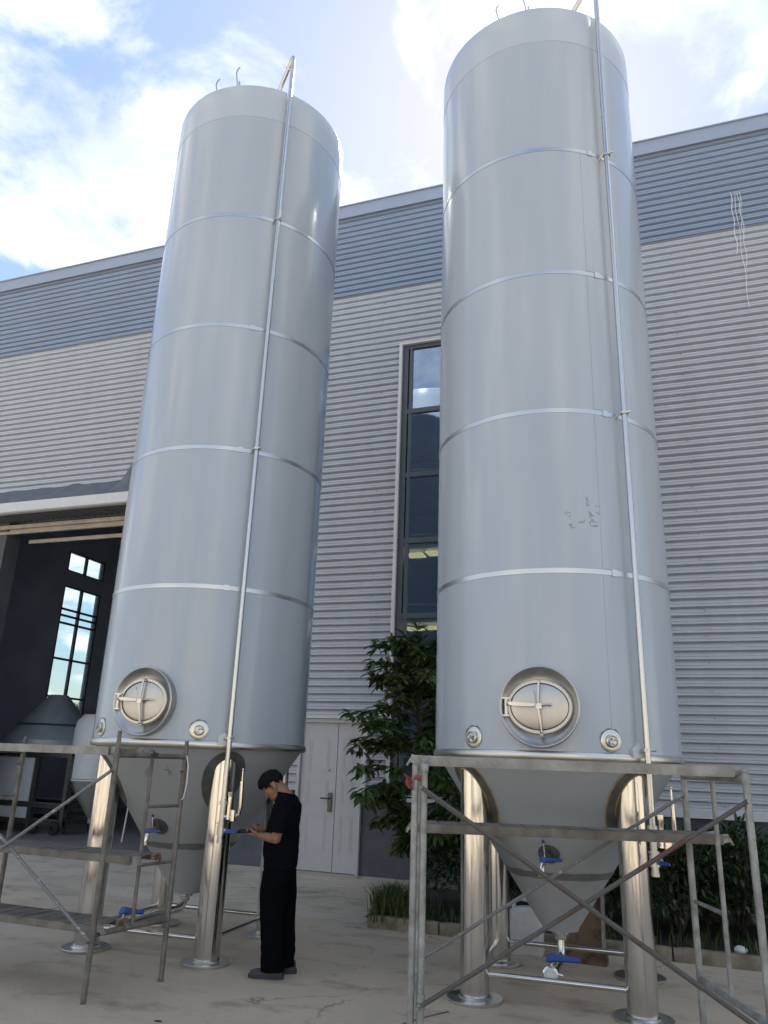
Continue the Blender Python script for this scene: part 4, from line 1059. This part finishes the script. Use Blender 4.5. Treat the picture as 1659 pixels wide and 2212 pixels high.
# neck and trunk core
B.path([(.012, 0, 1.36), (.035, 0, 1.42), (.075, 0, 1.47), (.125, 0, 1.515)], [.075, .064, .058, .056], 18)
B.loft([ering(.045, 0, .86, .085, .13), ering(.045, 0, 1.0, .09, .14), ering(.03, 0, 1.2, .10, .165), ering(.02, 0, 1.32, .095, .17), ering(.02, 0, 1.40, .07, .11)])
# arms
def hand(W_, fwd, palm_n, side, phone):
    """W_: wrist, fwd: direction of the hand, palm_n: where the palm faces, side: +1 when the thumb lies along fwd x palm_n"""
    fwd = fwd.normalized(); palm_n = (palm_n-fwd*palm_n.dot(fwd)).normalized(); tdir = fwd.cross(palm_n)*side
    def P(a, t, n): return W_+fwd*a+tdir*t+palm_n*n
    B.loft([[P(a, t*w, n*h) for t, n in ((-1, -.6), (-.6, -1), (.6, -1), (1, -.6), (1, .6), (.6, 1), (-.6, 1), (-1, .6))] for a, w, h in ((-.02, .026, .019), (.02, .030, .017), (.055, .040, .015), (.088, .041, .013), (.098, .036, .010))])
    curl = .9 if phone else 1.15
    for i, (t, L) in enumerate(((.030, .070), (.010, .079), (-.011, .073), (-.030, .057))):
        p = P(.09, t, 0); a = .30+.10*i; pts = [P(.07, t*.9, 0), p]
        for seg in (.45, .30, .25):
            a2 = a; pts.append(pts[-1]+(fwd*math.cos(a2)+palm_n*math.sin(a2))*L*seg); a += curl*.72
        B.path(pts, [.0095, .0095, .0088, .0080, .0066], 8)
    B.path([P(.015, .022, .004), P(.045, .046, .016), P(.075, .052, .030), P(.100, .040, .036)], [.014, .0125, .0105, .0085], 8)
arms = {}
for s, sh, el, wr in ((1, (.015, .185, 1.335), (.060, .225, 1.090), (.212, .135, 1.098)), (-1, (.015, -.185, 1.335), (.075, -.225, 1.095), (.215, -.105, 1.125))):
    sh, el, wr = Vector(sh), Vector(el), Vector(wr)
    B.path([sh, sh.lerp(el, .5), el, el.lerp(wr, .25), el.lerp(wr, .6), wr, wr+(wr-el).normalized()*.03], [.058, .050, .043, .045, .037, .028, .026], 14); B.sphere(el, .044)
    arms[s] = (sh, el, wr)
hand(arms[1][2], Vector((.95, -.30, .06)), Vector((-.05, -.25, .95)), -1, True)
hand(arms[-1][2], Vector((.62, .62, .02)), Vector((.1, .5, .75)), 1, False)
# feet / lower legs
for s, ax in ((1, .025), (-1, -.045)):
    B.path([(ax+.03, s*.085, .9), (ax+.03, s*.09, .5), (ax+.005, s*.095, .12), (ax, s*.095, .06)], [.070, .052, .042, .038], 14); B.sphere((ax+.04, s*.098, .045), .09, .034, .022)
bm_ = remeshed(B, 'body', .0052, 3, .5); link('body', bm_, 'skin', man)
# shirt
Sh = MB()
tor = [(.045, .83, .139, .181), (.048, .95, .149, .190), (.050, 1.06, .149, .197), (.040, 1.18, .138, .203), (.024, 1.28, .131, .208), (.014, 1.35, .118, .196), (.018, 1.40, .098, .150), (.030, 1.435, .080, .098), (.044, 1.455, .071, .078)]
Sh.loft([ering(cx, 0, z, a, b, 36, (.12 if z > 1.38 else 0), 2.4) for cx, z, a, b in tor])
for s in (1, -1):
    sh, el, wr = arms[s]; hem = sh.lerp(el, .80)
    Sh.path([sh+Vector((.0, -s*.07, .035)), sh+Vector((.0, -s*.0, .012)), sh.lerp(el, .3)+Vector((.005, s*.006, 0)), sh.lerp(el, .6)+Vector((.006, s*.006, 0)), hem], [.085, .088, .083, .079, .077], 20)
sm_ = remeshed(Sh, 'shirt', .008, 5, .5)
for v in sm_.vertices:
    c = v.co; d = .010*mnoise.noise(Vector((c.x*7, c.y*7, c.z*9)))+.006*mnoise.noise(Vector((c.x*20, c.y*20, c.z*16))); v.co = c+v.normal*d
link('shirt', sm_, 'black_cloth', man)
# trousers
Tr = MB()
Tr.loft([ering(.045, 0, .72, .125, .165, 32, 0, 2.4), ering(.045, 0, .84, .134, .178, 32, 0, 2.4), ering(.045, 0, .94, .128, .172, 32, 0, 2.4)])
for s, dx in ((1, .030), (-1, -.030)):
    Tr.loft([ering(dx*1.0+.005, s*.095, .055, .102, .082, 28), ering(dx*1.0+.008, s*.095, .12, .098, .080, 28), ering(dx*1.1+.015, s*.095, .26, .098, .080, 28), ering(dx*1.1+.035, s*.094, .46, .105, .083, 28), ering(dx*.8+.045, s*.090, .66, .120, .088, 28), ering(dx*.3+.045, s*.085, .82, .125, .085, 28)])
tm_ = remeshed(Tr, 'trousers', .0085, 5, .5)
for v in tm_.vertices:
    c = v.co; k = 1.6 if c.z < .22 else 1; d = k*(.006*mnoise.noise(Vector((c.x*8, c.y*8, c.z*(14 if c.z < .25 else 4))))+.003*mnoise.noise(Vector((c.x*22, c.y*22, c.z*12)))); v.co = c+v.normal*d
link('trousers', tm_, 'trouser', man)
# hair: cap over the skull, longer on top with a lifted fringe
Hh = MB()
Hh.sphere(hp(-.002, 0, .062), .110, .085, .088, 26, 16, HR); Hh.sphere(hp(.088, 0, .078), .034, .050, .026, 16, 10, HR); Hh.sphere(hp(-.035, 0, .040), .082, .077, .074, 20, 12, HR); Hh.sphere(hp(.055, 0, .098), .055, .062, .036, 18, 10, HR)
Hh.sphere(hp(.02, 0, .118), .07, .058, .03, 18, 10, HR)
hm_ = remeshed(Hh, 'hair', .0055, 3, .5)
bmh = bmesh.new(); bmh.from_mesh(hm_)
dele = []
for v in bmh.verts:
    q = v.co-HC; f_, u_ = q.dot(fh), q.dot(uh)
    jit = .012*mnoise.noise(Vector((q.y*40, f_*30, 2))); lim = jit+.046 if f_ > .068 else (.020 if f_ > .035 else (.004 if f_ > .010 else (.030+.3*jit if f_ > -.032 else -.012-.5*(-f_-.032))))
    if u_ < lim: dele.append(v)
    else: v.co += v.normal*(.004*mnoise.noise(Vector((f_*60, q.y*60, u_*25))))
bmesh.ops.delete(bmh, geom=dele, context='VERTS'); bmh.to_mesh(hm_); bmh.free()
ho = link('hair', hm_, 'hair', man)
tf_ = MB(); hr = random.Random(4)
for i in range(900):
    th = hr.uniform(0, 6.283) if i < 420 else hr.gauss(0, .55); ph = hr.uniform(0, .95) if i < 420 else hr.uniform(.8, 1.25); p = hp(.075*math.sin(ph)*math.cos(th)*1.25+.0, .07*math.sin(ph)*math.sin(th), .062+.076*math.cos(ph))
    n_ = (p-hp(-.01, 0, .03)).normalized(); d = (n_*.8+fh*hr.uniform(.1, .9)+rvec(hr)*.45).normalized(); L = hr.uniform(.014, .032)
    sd = d.cross(rvec(hr)).normalized()*.0016
    tf_.add([p-sd, p+sd, p+d*L], [(0, 1, 2)])
tf_.build('hair_strands', 'hair', ho)
for s in (-1, 1):
    e = MB(); e.path([hp(.080, s*.014, .028), hp(.080, s*.030, .033), hp(.066, s*.050, .026)], [.004, .0045, .003], 6); e.build('eyebrow', 'hair', man)
    e = MB(); e.sphere(hp(.076, s*.031, .008), .010, .014, .007, 10, 8, HR); e.build('eye', 'white_plastic', man)
    e = MB(); e.sphere(hp(.0815, s*.031, .006), .0055, .006, .0058, 8, 6, HR); e.build('pupil', 'ink', man)
# shoes
for s, x0 in ((1, 0), (-1, -.075)):
    m = MB(); yc = s*.098
    up = [(-.075, .030, .075), (-.055, .040, .095), (.0, .044, .088), (.06, .047, .072), (.12, .050, .056), (.17, .045, .046), (.198, .026, .036)]
    rings = []
    for x, w, h_ in up:
        rings.append([Vector((x0+.02+x, yc+w*math.cos(t), .018+h_*max(0, math.sin(t)) if math.sin(t) > 0 else .018)) for t in [2*math.pi*k/20 for k in range(20)]])
    m.loft(rings); so = m.build('shoe', 'shoe', man, ang=60)
    m = MB(); ol = []
    for x, w in ((-.088, .012), (-.082, .032), (-.05, .043), (.0, .044), (.06, .046), (.12, .051), (.17, .047), (.20, .030), (.212, .010)): ol.append((x, w))
    pts = [(x0+.02+x, yc+w) for x, w in ol]+[(x0+.02+x, yc-w) for x, w in reversed(ol)]
    m.loft([[Vector((x, y, z)) for x, y in pts] for z in (0, .008, .030)]); m.build('sole', 'sole', so, ang=40)
man.scale = (.98, .98, .975)
# phone lies in the left hand: a thing of its own
ph = empty('phone', (0, 0, 0), 0, 'black phone held flat in the left hand of the man', 'phone')
rot_m = Matrix.Rotation(man.rotation_euler[2], 4, 'Z'); pc = Vector(man.location)+rot_m @ Vector((.352, .092, 1.101))
ph.location = pc; ph.rotation_euler = Euler((R_(-16), R_(4), man.rotation_euler[2]+R_(-16)))
m = MB(); m.loft([rrect(.150, .072, .010, z) for z in (-.0042, -.003, .003, .0042)]); m.build('case', 'phone', ph)
m = MB(); m.loft([rrect(.142, .066, .008, z) for z in (.0042, .0048)]); m.build('screen', 'screen', ph)
